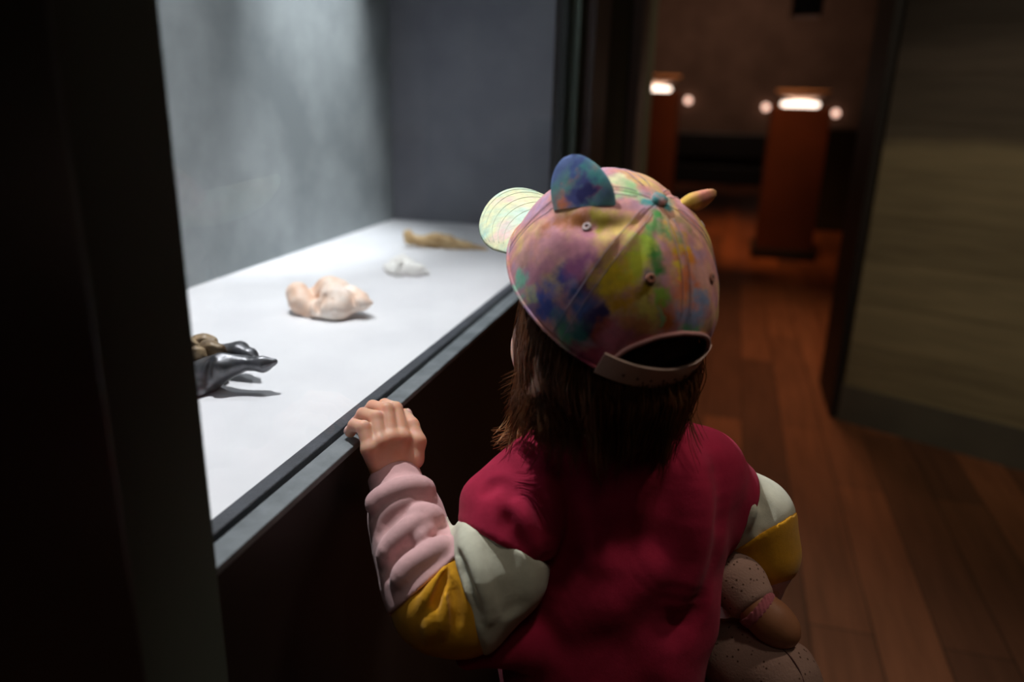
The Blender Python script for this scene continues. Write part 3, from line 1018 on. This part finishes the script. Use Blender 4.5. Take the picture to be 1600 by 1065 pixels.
# right arm panels
aR1 = tw(.104, 0, .69); nR1 = TR * .85 + np.array([0, 0, -.5]); nR1 /= np.linalg.norm(nR1)
c1, c2 = cut((1152, 862), (1228, 815), .72)
if c2 @ (at(1230, 900, .72) - c1) < 0: c2 = -c2
def f_crR(P):
    d = smax(armR(P, -.001), -(plane(P, aR1, nR1) + .004), .004)
    return smax(d, plane(P, c1, c2), .004)
f_crR2 = sculpt(f_crR, [([(1168, 740), (1176, 780), (1170, 820)], .006, .004, .005), ([(1180, 770), (1200, 800), (1190, 840)], .006, -.002, .008)])
pc = sdf('sleeve_panel', f_crR2, (-.0, .56, .58), (.17, .78, .78), .0022, M['cream'], shirt); pc['label'] = 'cream panel of the right sleeve'
cy1, cy2 = cut((1140, 935), (1240, 905), .74)
if cy2 @ (at(1180, 1000, .72) - cy1) < 0: cy2 = -cy2
def f_yeR(P):
    d = smax(armR(P, .000), -(plane(P, c1, c2) + .003), .003)
    return smax(d, plane(P, cy1, cy2), .004)
pc = sdf('sleeve_panel', f_yeR, (-.0, .54, .54), (.17, .80, .72), .0022, M['yellow'], shirt); pc['label'] = 'mustard yellow panel of the right sleeve'
def f_pkR(P):
    d = smax(armR(P, -.001), -(plane(P, cy1, cy2) + .003), .003)
    return d
pc = sdf('sleeve_panel', f_pkR, (-.02, .54, .48), (.17, .82, .66), .0028, M['pink'], shirt); pc['label'] = 'dusty pink panel of the right sleeve'

# trousers and shoes
def f_tr(P):
    d = smax(torso(P, -.004), P[:, 2] - .53, .004)
    for s in (-1, 1):
        d = smin(d, chain(P, [tw(s * .04, 0, .42), tw(s * .048, .005, .24), tw(s * .05, -.005, .07)], [.062, .048, .036], .02), .02)
    return smax(d, .05 - P[:, 2], .004)
sdf('trousers', f_tr, (-.22, .44, .03), (.10, .78, .56), .005, M['trouser'], child)
for s in (-1, 1):
    def f_sh(P):
        d = smin(caps(P, tw(s * .05, -.018, .032), tw(s * .05, .075, .028), .032, .030), caps(P, tw(s * .05, -.01, .05), tw(s * .05, -.012, .075), .034, .036), .02)
        return smax(d, .0005 - P[:, 2], .003)
    c = tw(s * .05, .03, .05)
    sdf('shoe', f_sh, c - [.11, .11, .06], c + [.11, .11, .07], .003, M['shoe'], child)

# ---- hair: an inner mass and many strands
def hair_shell(P):
    q = (P - HC) @ HM
    d = ell(q, (-.003, 0, -.010), (.0795, .0675, .0735))
    d2 = ell(q, (-.022, 0, -.066), (.046, .056, .042))
    return smin(d, d2, .025)
def f_hm(P):
    q = (P - HC) @ HM
    d = hair_shell(P)
    d = smax(d, -(P[:, 2] - .795), .01)
    d = smax(d, q[:, 0] - .028 + .0 * q[:, 2], .008)      # face left free
    return d + wob(P, .012, .0009, 31)
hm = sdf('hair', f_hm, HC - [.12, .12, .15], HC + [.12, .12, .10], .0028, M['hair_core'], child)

NG, PER, K = 300, 20, 16
s = np.linspace(0, 1, K)[None, :]
gphi = rng.uniform(-math.radians(112), math.radians(118), NG)     # 0 = back of the head, + towards its left side
glay = rng.uniform(0.78, 1.0, NG) ** .6
gend = -.102 + rng.normal(size=NG) * .010 + np.interp(np.abs(gphi), [0, 1.2, 2.3], [0, .0, .010])
gfl = np.clip((gphi - .6) / .8, 0, 1) * rng.uniform(.0, .55, NG)
gfr = np.clip((-gphi - .8) / .8, 0, 1) * rng.uniform(.0, 1.2, NG)
gwa = rng.uniform(.001, .0045, NG); gwf = rng.uniform(4, 10, NG); gwp = rng.uniform(0, 6.28, NG); gdr = rng.normal(size=NG) * .010
g = np.repeat(np.arange(NG), PER); N = len(g)
phi = gphi[g] + rng.normal(size=N) * .07
lay = glay[g] + rng.normal(size=N) * .03
toph = (-.022 + np.interp(np.abs(phi), [0, 1.2, 2.2], [-.014, .004, .040]) + rng.normal(size=N) * .004)[:, None]
endh = (gend[g] + rng.normal(size=N) * .007)[:, None]
h_ = toph + (endh - toph) * s
rf, rl = .078 * lay[:, None], .0705 * lay[:, None]
back = np.interp(np.abs(phi), [0, 1.0, 1.6], [1.0, .6, 0.0])[:, None]
prof = .93 + .07 * np.clip(s / .35, 0, 1) + .02 * np.sin(np.pi * np.clip(s * 1.6, 0, 1)) - (.10 + .22 * back) * np.clip(s - .35, 0, 1) ** 1.1 / .65
outw = gfl[g][:, None] * np.clip(s - .62, 0, 1) ** 1.5 * .16 + gfr[g][:, None] * np.clip(s - .6, 0, 1) ** 1.5 * .05
wv = np.sin(s * gwf[g][:, None] + gwp[g][:, None]) * gwa[g][:, None] * (s + .1)
jit = (1 - .65 * s)
pj = phi[:, None] * 1.0 + (gphi[g] - phi)[:, None] * .5 * s + np.cos(s * gwf[g][:, None] * .8 + gwp[g][:, None]) * gwa[g][:, None] * 10 * s
f_ = -np.cos(pj) * (rf * prof + outw + wv) - .003 + gdr[g][:, None] * s ** 2
l_ = np.sin(pj) * (rl * prof + outw + wv) + rng.normal(size=(N, 1)) * .0012 * jit
h_ = h_ + outw * .3
paths = HC + f_[..., None] * HF + l_[..., None] * HL + h_[..., None] * HU
rd = np.broadcast_to(np.interp(s, [0, .6, 1], [.00042, .00038, .00012]), (N, K))
V, Fs = tubes(paths, rd, 3)
st = obj('strands', V, Fs, M['hair'], hm)
# loose wisps flicking out at the left, light on them painted into their colour
W_ = []
for k in range(80):
    a0 = np.array([rng.uniform(800, 850), rng.uniform(600, 650)])
    e0 = np.array([rng.uniform(765, 812), rng.uniform(668, 705)])
    dep = rng.uniform(.66, .71)
    mid = (a0 + e0) / 2 + np.array([rng.uniform(-2, 22), rng.uniform(4, 22)])
    W_.append(spline([at(*a0, dep), at(*mid, dep), at(*e0, dep - .01)], 12))
W_ = np.array(W_)
V, Fs = tubes(W_, np.broadcast_to(np.linspace(.00042, .00016, 12), W_.shape[:2]), 3)
obj('wisps', V, Fs, M['hair_lit'], hm)

# ---- the cap
CA, CB, CHH = .094, .0815, .0925
def cap_pt(th, el, off=0.0, seams=True):
    """th: 0 front, + to the left; el 0 rim .. 90 top, degrees"""
    t = math.radians(th); e = math.radians(el)
    ce = math.cos(e) ** 0.92 if el < 89.9 else 0.0; se = math.sin(e) ** 0.97 if el > 0 else 0.0
    bulge = 1.0 + 0.05 * math.exp(-((el - 52) / 20.0) ** 2) * max(0, math.cos(t)) ** 2
    k = 1.0
    if seams:
        dth = abs(((th + 30) % 60) - 30)
        k -= 0.011 * math.exp(-(dth / 3.0) ** 2) * math.sin(2 * e) ** .3 if el < 88 and el > 1 else 0
        k += 0.010 * math.cos(math.radians(dth * 6)) * -1 * math.cos(e) * .6
        # soft crumples
        k += .011 * math.sin(3.1 * t + 5 * e + 1.0) * math.cos(e) * min(1, el / 20) + .008 * math.sin(7 * t - 6 * e) * math.cos(e) * min(1, el / 15) + .004 * math.sin(17 * t + 9 * e + math.sin(5 * t) * 2) * math.cos(e) * min(1, el / 15)
        # hollow between the two left panels
        k -= .030 * math.exp(-(((th - 98) / 16) ** 2 + ((el - 36) / 15) ** 2))
        k -= .025 * math.exp(-(((th - 140) / 9) ** 2 + ((el - 22) / 14) ** 2))
        k -= .055 * math.exp(-(((th - 96) / 26) ** 2 + ((el - (37 + (th - 70) * .62)) / 7.5) ** 2)) if 40 < th < 150 else 0
        k += .020 * math.exp(-(((th - 118) / 10) ** 2 + ((el - 50) / 22) ** 2))
    p = np.array([CA * math.cos(t) * ce, CB * math.sin(t) * ce, CHH * bulge * se]) * k
    n = np.array([math.cos(t) * math.cos(e) / CA, math.sin(t) * math.cos(e) / CB, math.sin(e) / CHH]); n /= np.linalg.norm(n)
    return p + n * off
def f_dome(P):
    q = (P - CO) @ CM
    return ell(q, (0, 0, 0), (CA, CB, CHH))
def arch(th):
    d = abs(((th - 181 + 180) % 360) - 180)
    return 27.0 * math.sqrt(max(0, 1 - (d / 34.0) ** 2)) if d < 34 else 0.0

# tie-dye: blobs of dye (position on the crown in the cap's own space, colour, radius)
dye = [
    (815, 405, (214, 160, 150), 22), (812, 442, (150, 215, 185), 15), (830, 462, (215, 215, 150), 10), (840, 425, (205, 140, 158), 22),
    (850, 482, (92, 108, 196), 24), (872, 388, (212, 150, 160), 26), (905, 378, (196, 130, 145), 24), (880, 436, (80, 78, 150), 20),
    (902, 420, (150, 86, 130), 20), (868, 505, (110, 150, 180), 16), (885, 530, (100, 170, 130), 18), (915, 470, (80, 100, 160), 22), (905, 510, (66, 128, 124), 20),
    (935, 495, (70, 60, 110), 18), (905, 555, (150, 60, 90), 22), (940, 560, (190, 80, 100), 22), (935, 440, (120, 80, 120), 18), (948, 520, (180, 90, 70), 14),
    (960, 430, (236, 200, 50), 22), (985, 405, (216, 224, 70), 20), (970, 470, (230, 170, 40), 18), (1010, 380, (190, 220, 80), 20),
    (1028, 350, (90, 170, 90), 20), (1030, 430, (66, 140, 60), 20), (1024, 400, (80, 150, 70), 14), (1005, 455, (160, 130, 30), 16), (1012, 485, (240, 220, 110), 15), (992, 520, (226, 150, 100), 18),
    (1040, 470, (160, 200, 80), 14), (1048, 500, (230, 130, 70), 16), (1035, 495, (180, 215, 150), 8), (965, 545, (214, 120, 140), 22), (1000, 545, (226, 130, 130), 15),
    (1060, 380, (236, 190, 60), 14), (1075, 400, (238, 150, 60), 16), (1068, 350, (180, 150, 110), 12), (1072, 440, (232, 130, 80), 18), (1095, 430, (230, 170, 155), 20), (1062, 420, (240, 210, 70), 10),
    (1085, 480, (150, 165, 200), 18), (1080, 515, (120, 200, 150), 16), (1104, 500, (232, 180, 150), 14), (1098, 545, (226, 225, 120), 10), (1070, 555, (200, 120, 130), 12), (1092, 375, (240, 180, 150), 12),
    (962, 290, (240, 236, 190), 18), (985, 300, (180, 220, 160), 18), (1010, 312, (90, 170, 170), 14), (1040, 315, (80, 150, 150), 14), (940, 340, (190, 170, 70), 18), (975, 345, (226, 190, 110), 16),
    (900, 340, (190, 120, 70), 20), (870, 350, (200, 130, 100), 18), (1000, 350, (222, 160, 130), 12), (955, 385, (210, 150, 130), 16),
]
def tie_dye(name, blobs, base1, base2, base3, warp=.010):
    t = NT(name)
    v = t.coord()
    nz = t.noise(v, 42, 4, .6)
    sb = t.n('ShaderNodeVectorMath', operation='SUBTRACT'); t.l(nz.outputs['Color'], sb.inputs[0]); sb.inputs[1].default_value = (.5, .5, .5)
    scn = t.n('ShaderNodeVectorMath', operation='SCALE'); t.l(sb.outputs[0], scn.inputs[0]); scn.inputs['Scale'].default_value = warp * 5
    av = t.n('ShaderNodeVectorMath', operation='ADD'); t.l(v, av.inputs[0]); t.l(scn.outputs[0], av.inputs[1])
    n2_ = t.noise(v, 26, 3)
    cur = t.ramp(n2_.outputs[0], [(.34, base1), (.5, base2), (.66, base3)])
    for (p, c, r) in blobs:
        ds = t.n('ShaderNodeVectorMath', operation='DISTANCE'); t.l(av.outputs[0], ds.inputs[0]); ds.inputs[1].default_value = tuple(float(x) for x in p)
        mr = t.n('ShaderNodeMapRange', interpolation_type='SMOOTHSTEP'); t.l(ds.outputs['Value'], mr.inputs['Value'])
        mr.inputs['From Min'].default_value = r * 1.25; mr.inputs['From Max'].default_value = r * .35
        mr.inputs['To Min'].default_value = 0; mr.inputs['To Max'].default_value = 1.0
        mix = t.n('ShaderNodeMix', data_type='RGBA')
        t.l(mr.outputs[0], mix.inputs['Factor']); t.l(cur, mix.inputs[6]); mix.inputs[7].default_value = c
        cur = mix.outputs[2]
    # fine mottling of the dye
    n3_ = t.noise(v, 150, 4)
    ml = t.n('ShaderNodeMix', data_type='RGBA', blend_type='MULTIPLY'); ml.inputs['Factor'].default_value = 1
    t.l(cur, ml.inputs[6]); t.l(t.ramp(n3_.outputs[0], [(.3, (.75, .75, .78, 1)), (.7, (1, 1, 1, 1))]), ml.inputs[7])
    t.l(ml.outputs[2], t.b.inputs['Base Color'])
    t.set(Roughness=0.85, Specular_IOR_Level=0.2)
    t.bump(t.noise(v, 1500, 2).outputs[0], .25, .0008)
    return t.m
blobs = []
for (px, py, c, r) in dye:
    m_ = march(f_dome, px, py)
    if m_ is not None:
        blobs.append((wl(m_), lin(c), r * .84 / F_PX))
M['dye'] = tie_dye('tie_dye_cotton', blobs, lin((196, 160, 190)), lin((222, 156, 150)), lin((232, 200, 120)))

capM = Matrix.Identity(4)
for i in range(3):
    for j in range(3): capM[i][j] = float(CM[i, j])
    capM[i][3] = float(CO[i] - ROOT[i])
NTH, NEL = 240, 64
V = []; 
for i in range(NTH):
    th = 360.0 * i / NTH
    e0 = arch(th) if arch(th) > 0 else 0.0
    for j in range(NEL + 1):
        el = e0 + (90 - e0) * j / NEL
        V.append(cap_pt(th, el))
V = np.array(V)
Q = []
for i in range(NTH):
    i2 = (i + 1) % NTH
    for j in range(NEL):
        a = i * (NEL + 1) + j; b = i2 * (NEL + 1) + j
        Q.append((a, b, b + 1, a + 1))
Q = np.array(Q)
cap = bpy.data.objects.new('cap', mesh_np('cap', V, [Q], M['dye']))
COL.objects.link(cap); cap.parent = child; cap.matrix_basis = capM
cap['label'] = 'tie-dyed baseball cap with ears'
md = cap.modifiers.new('thick', 'SOLIDIFY'); md.thickness = 0.0016; md.offset = -1

def capsub(name, V, Fs, mat, smooth=True):
    o = bpy.data.objects.new(name, mesh_np(name, np.asarray(V, float), Fs, mat, smooth))
    COL.objects.link(o); o.parent = cap
    return o
# brim: curved sheet forward of the front rim
nb_, mb_ = 60, 16
V = []
for side in (0, 1):
    for i in range(nb_ + 1):
        th = -62 + 124 * i / nb_
        base = cap_pt(th, 1.5, 0.0, False)
        for j in range(mb_ + 1):
            s_ = j / mb_
            t_ = math.radians(th)
            ext = .069 * math.cos(math.radians(th * 90 / 62.0)) ** .45
            q = base + np.array([1.0, .10 * math.sin(t_), 0]) * ext * s_
            # arched across, dipping forwards
            y = q[1]
            q[2] += (-.004 - 5.0 * y * y) * s_ * ext / .062 - .30 * ext * s_ - (0.0022 if side else 0)
            V.append(q)
V = np.array(V); W1 = (nb_ + 1) * (mb_ + 1)
Q = []
for i in range(nb_):
    for j in range(mb_):
        a = i * (mb_ + 1) + j; b = a + mb_ + 1
        Q.append((a, a + 1, b + 1, b)); Q.append((a + W1, b + W1, b + 1 + W1, a + 1 + W1))
    a = i * (mb_ + 1) + mb_; b = a + mb_ + 1
    Q.append((a, a + W1, b + W1, b))
bl = []
tipc = V[(nb_ // 2) * (mb_ + 1) + mb_]
for (f0, y0, c, r) in [(.10, .03, (206, 232, 214), .03), (.125, .01, (250, 244, 200), .02), (.13, .035, (244, 240, 190), .016), (.15, .0, (250, 226, 214), .012), (.12, .05, (200, 236, 206), .016), (.11, -.02, (200, 230, 214), .03), (.14, -.03, (248, 220, 200), .02)]:
    bl.append(((f0, y0, 0.0), lin(c), r))
M['dye_lit'] = tie_dye('lit_tie_dye_cotton', bl, lin((196, 230, 212)), lin((236, 236, 190)), lin((246, 214, 206)))  # mint and yellow dye, paled to paint in the strong light
br_ = capsub('brim', V, [np.array(Q)], M['dye_lit']); br_['label'] = 'mint and yellow brim with the strong light painted in pale'
def stitch_line(pts, r, mat, name='stitching'):
    V, Fs = tube(pts, r, 6)
    return capsub(name, V, Fs, mat)
M['stitch'] = fabric('lilac_stitching', (0.42, 0.36, 0.45))
M['stitch_pale'] = fabric('pale_stitching', (0.62, 0.70, 0.56))
BV = V[:W1].reshape(nb_ + 1, mb_ + 1, 3)
for j in (4, 7, 10, 13, 15):
    stitch_line([p + np.array([0, 0, .0002]) for p in BV[3:-3, j]], .00022, M['stitch_pale'], 'brim_stitch')
for th in (60, 120, 180, 240, 300, 0):
    e0 = 35 if th == 180 else 2
    for dt in (-2.6, 2.6):
        stitch_line([cap_pt(th + dt / max(.25, math.cos(math.radians(e))), e, .0004) for e in np.linspace(e0, 80, 40)], .00022, M['stitch'], 'seam_stitch')
# rim binding and arch binding
pts = [cap_pt(th, arch(th) if arch(th) > 0 else .6, .0006) for th in np.linspace(215.2 - 360, 146.8, 160)]
stitch_line(pts, .0014, M['dye'], 'rim_binding')
pts = [cap_pt(th, arch(th), .0006) for th in np.linspace(147.2, 214.8, 60)]
M['bind'] = fabric('pink_binding', (0.55, 0.26, 0.24))
stitch_line(pts, .0018, M['bind'], 'opening_binding')
# strap across the opening
V = []
ns = 48
for i in range(ns + 1):
    th = 143 + (218 - 143) * i / ns
    for (z, o_) in ((-.004, .0010), (.0150, .0002), (.0150, .0024), (-.004, .0032)):
        p = cap_pt(th, 1.0, o_, False); p[2] += z - (0.0)
        V.append(p)
Q = []
for i in range(ns):
    for k in range(4):
        a = i * 4 + k; b = i * 4 + (k + 1) % 4
        Q.append((a, b, b + 4, a + 4))
Q.append((0, 3, 2, 1)); Q.append((ns * 4, ns * 4 + 1, ns * 4 + 2, ns * 4 + 3))
M['strap'] = mottled('pale_pink_plastic', (0.62, 0.42, 0.34, 1), (0.68, 0.47, 0.38, 1), 20, 0.45, 0.0)
sp = capsub('strap', V, [np.array(Q)], M['strap'], False); sp['label'] = 'pale pink plastic snap strap'
def disc(c, n, r, h, mat, name, hole=0.0):
    n = np.array(n, float); n /= np.linalg.norm(n)
    a_ = np.cross(n, [0.3, .2, .93]); a_ /= np.linalg.norm(a_); b_v = np.cross(n, a_)
    prof = [(r, 0), (r * .9, h), (max(hole, r * .3), h * 1.1)] + ([(hole, 0)] if hole else [(0.0001, h * 1.2)])
    m_ = 18; V = []; Q = []
    for (rr, hh) in prof:
        for i in range(m_):
            an = 2 * math.pi * i / m_
            V.append(np.array(c) + (a_ * math.cos(an) + b_v * math.sin(an)) * rr + n * hh)
    for k in range(len(prof) - 1):
        for i in range(m_):
            j = (i + 1) % m_
            Q.append((k * m_ + i, k * m_ + j, (k + 1) * m_ + j, (k + 1) * m_ + i))
    return capsub(name, V, [np.array(Q)], mat)
M['hole'] = mottled('strap_stud', (0.16, 0.08, 0.06, 1), (0.18, 0.09, 0.07, 1), 20, 0.5, 0)
for i, th in enumerate(np.linspace(156, 208, 8)):
    c = cap_pt(th, 1.0, .0029, False); c[2] += .0035
    t_ = math.radians(th)
    disc(c, (math.cos(t_), math.sin(t_), 0), .0011, .0005, M['hole'], 'snap_stud')
# eyelets
M['eyelet'] = fabric('embroidered_eyelet', (0.62, 0.50, 0.50))
M['eyelet2'] = fabric('brown_eyelet', (0.40, 0.16, 0.10))
for th, el, mt in ((90, 50, 'eyelet'), (150, 48, 'eyelet2'), (210, 48, 'eyelet2'), (270, 50, 'eyelet'), (30, 50, 'eyelet'), (330, 50, 'eyelet')):
    c = cap_pt(th, el, .0004); t_ = math.radians(th); e_ = math.radians(el)
    disc(c, (math.cos(t_) * math.cos(e_) / CA, math.sin(t_) * math.cos(e_) / CB, math.sin(e_) / CHH), .0036, .0010, M[mt], 'eyelet', .0014)
disc(cap_pt(0, 90, 0), (0, 0, 1), .0065, .0035, M['dye'], 'button')

# ears: padded rounded fins sewn to the crown
def ear(p1, p2, tip, thick, blobs, name_mat, cols, taper=.55, root=1.0):
    p1, p2, tip = [np.asarray(x, float) for x in (p1, p2, tip)]
    ax = p2 - p1; w = np.linalg.norm(ax); ax /= w
    mid = (p1 + p2) / 2
    up = tip - mid; up -= ax * (up @ ax); hgt = np.linalg.norm(up); up /= hgt
    sh = (tip - mid) @ ax
    nn = np.cross(ax, up)
    n1_, n2_ = 26, 34
    V = []; Q = []
    for j in range(n1_ + 1):
        s_ = j / n1_
        hw_ = w / 2 * math.sqrt(max(0, 1 - s_ ** 2.1)) * (1 + .10 * math.sin(s_ * math.pi))
        cx = sh * s_ ** 1.3
        for i in range(n2_):
            a_ = 2 * math.pi * i / n2_
            x = math.cos(a_); y = math.sin(a_)
            tk = thick * (1 - taper * s_) * math.sqrt(max(0, 1 - s_ ** 5)) * (root + (1 - root) * min(1, s_ / .4))
            V.append(mid + ax * (cx + hw_ * x) + up * hgt * s_ + nn * (tk * .5 * np.sign(y) * abs(y) ** .8 + .006 * math.sin(s_ * 2.6) * (x * .3 + .2)))
    for j in range(n1_):
        for i in range(n2_):
            i2 = (i + 1) % n2_
            Q.append((j * n2_ + i, j * n2_ + i2, (j + 1) * n2_ + i2, (j + 1) * n2_ + i))
    mt = tie_dye(name_mat, blobs, *cols)
    o = capsub('ear', V, [np.array(Q)], mt)
    return o
e1 = wl(march(f_dome, 866, 330)); e2 = wl(march(f_dome, 962, 322))
de = depth_of(cw((e1 + e2) / 2))
etip = wl(at(893, 241, de + .01))
def eb(px, py, c, r): return (wl(at(px, py, de)), lin(c), r / F_PX * .72)
bl1 = [eb(895, 258, (90, 110, 170), 22), eb(920, 278, (90, 170, 170), 20), eb(875, 292, (214, 130, 110), 18), eb(905, 300, (84, 90, 150), 20), eb(935, 300, (150, 90, 130), 14), eb(925, 308, (60, 60, 120), 14), eb(868, 312, (214, 120, 70), 14), eb(950, 296, (120, 120, 120), 10)]
ear(e1, e2, etip, .010, bl1, 'tie_dye_ear_cotton', (lin((100, 120, 170)), lin((110, 160, 160)), lin((190, 120, 120))))
# right ear, mirrored place on the crown, seen edge on
er = wl(march(f_dome, 1064, 318))
dr = depth_of(cw(er))
vd = CM.T @ ray(1070, 305)
p1 = er * .94 - vd * .004; p2 = er * .94 + vd * .032
et = wl(at(1119, 298, dr + .016))
bl2 = [(wl(at(1090, 308, dr)), lin((226, 190, 80)), .012), (wl(at(1110, 298, dr)), lin((230, 150, 130)), .014)]
ear(p1, p2, et, .0185, bl2, 'tie_dye_second_ear_cotton', (lin((220, 160, 90)), lin((226, 170, 120)), lin((220, 140, 130))), .40, .45)

# ------------------------------------------------------------------ the doll under her right arm
doll = thing('soft_doll', tuple(at(1100, 960, .79)), 'pale speckled cloth doll with a brown hand, tucked under the right arm of the child', 'doll')
def Dp(px, py, d): return at(px, py, d)
db0 = tw(.070, .115, .585)
sdf('doll_body', lambda P: ell(P, db0, (.045, .035, .060)), db0 - .07, db0 + .07, .004, M['doll_cloth'], doll)
dh = db0 + np.array([-.02, .01, .072])
hd_ = sdf('doll_head', lambda P: smin(ell(P, dh, (.031, .030, .033)), ell(P, dh + TN * .029, (.005, .005, .004)), .004), dh - .042, dh + .042, .003, M['doll_skin'], doll)
for s_ in (-1, 1):
    ec = dh + TN * .0275 + TR * s_ * .011 + np.array([0, 0, .007])
    sdf('doll_eye', lambda P: np.linalg.norm(P - ec, axis=1) - .0026, ec - .004, ec + .004, .0006, M['iris'], hd_)
sdf('doll_cap', lambda P: smax(np.linalg.norm((P - dh) / np.array([1, 1, 1.06]), axis=1) - .0345, (dh[2] + .012) - P[:, 2] + ((P - dh) @ TN) * .3, .003), dh - .045, dh + .045, .003, M['doll_cloth'], doll)
arm_pts = [Dp(1105, 850, .735), Dp(1150, 905, .705), Dp(1178, 945, .690)]
def f_da(P):
    d = chain(P, arm_pts, [.024, .0245, .0215], .01)
    ax = arm_pts[2] - arm_pts[1]; ax /= np.linalg.norm(ax)
    return smax(d, plane(P, arm_pts[2] + ax * .002, ax), .006)
c = arm_pts[1]
sdf('doll_arm', f_da, c - .09, c + .09, .0022, M['doll_cloth'], doll)
w0 = Dp(1184, 951, .688); w1 = Dp(1194, 960, .686); h1_ = Dp(1208, 972, .683); h2_ = Dp(1222, 984, .680)
def f_band(P):
    ax = w1 - w0; ax /= np.linalg.norm(ax)
    d = caps(P, w0 - ax * .01, w1 + ax * .01, .0200, .0185) 
    d = smax(d, -plane(P, w0 - ax * .005, ax), .002); d = smax(d, plane(P, w0 + ax * .004, ax), .002)
    return d + np.sin(P[:, 0] * 1500 + P[:, 1] * 900) * .0004
sdf('wrist_band', f_band, w0 - .03, w0 + .03, .0012, M['lilac'], doll)
def f_dh(P):
    d = chain(P, [w0, h1_, h2_], [.0185, .0175, .0160], .008)
    return smin(d, caps(P, Dp(1205, 960, .69), Dp(1222, 968, .69), .008, .009), .006)
sdf('doll_hand', f_dh, h1_ - .055, h1_ + .055, .0018, M['doll_skin'], doll)
lg = [Dp(1120, 1015, .74), Dp(1170, 1030, .71), Dp(1215, 1060, .69), Dp(1240, 1110, .68), Dp(1240, 1170, .68)]
def f_dl(P): return chain(P, lg, [.030, .034, .034, .030, .024], .012) + wob(P, .03, .0006, 51)
c = lg[2]
leg = sdf('doll_leg', f_dl, c - [.12, .1, .12], c + [.08, .12, .08], .0026, M['doll_cloth'], doll)
sp_ = [march(f_dl, x, y) for x, y in [(1215, 1008), (1232, 1022), (1248, 1045), (1258, 1070)]]
sp_ = [p for p in sp_ if p is not None]
if len(sp_) > 1:
    V, Fs = tube(spline(sp_, 16), .0006, 6)
    obj('leg_seam', V, Fs, M['thread'], leg)
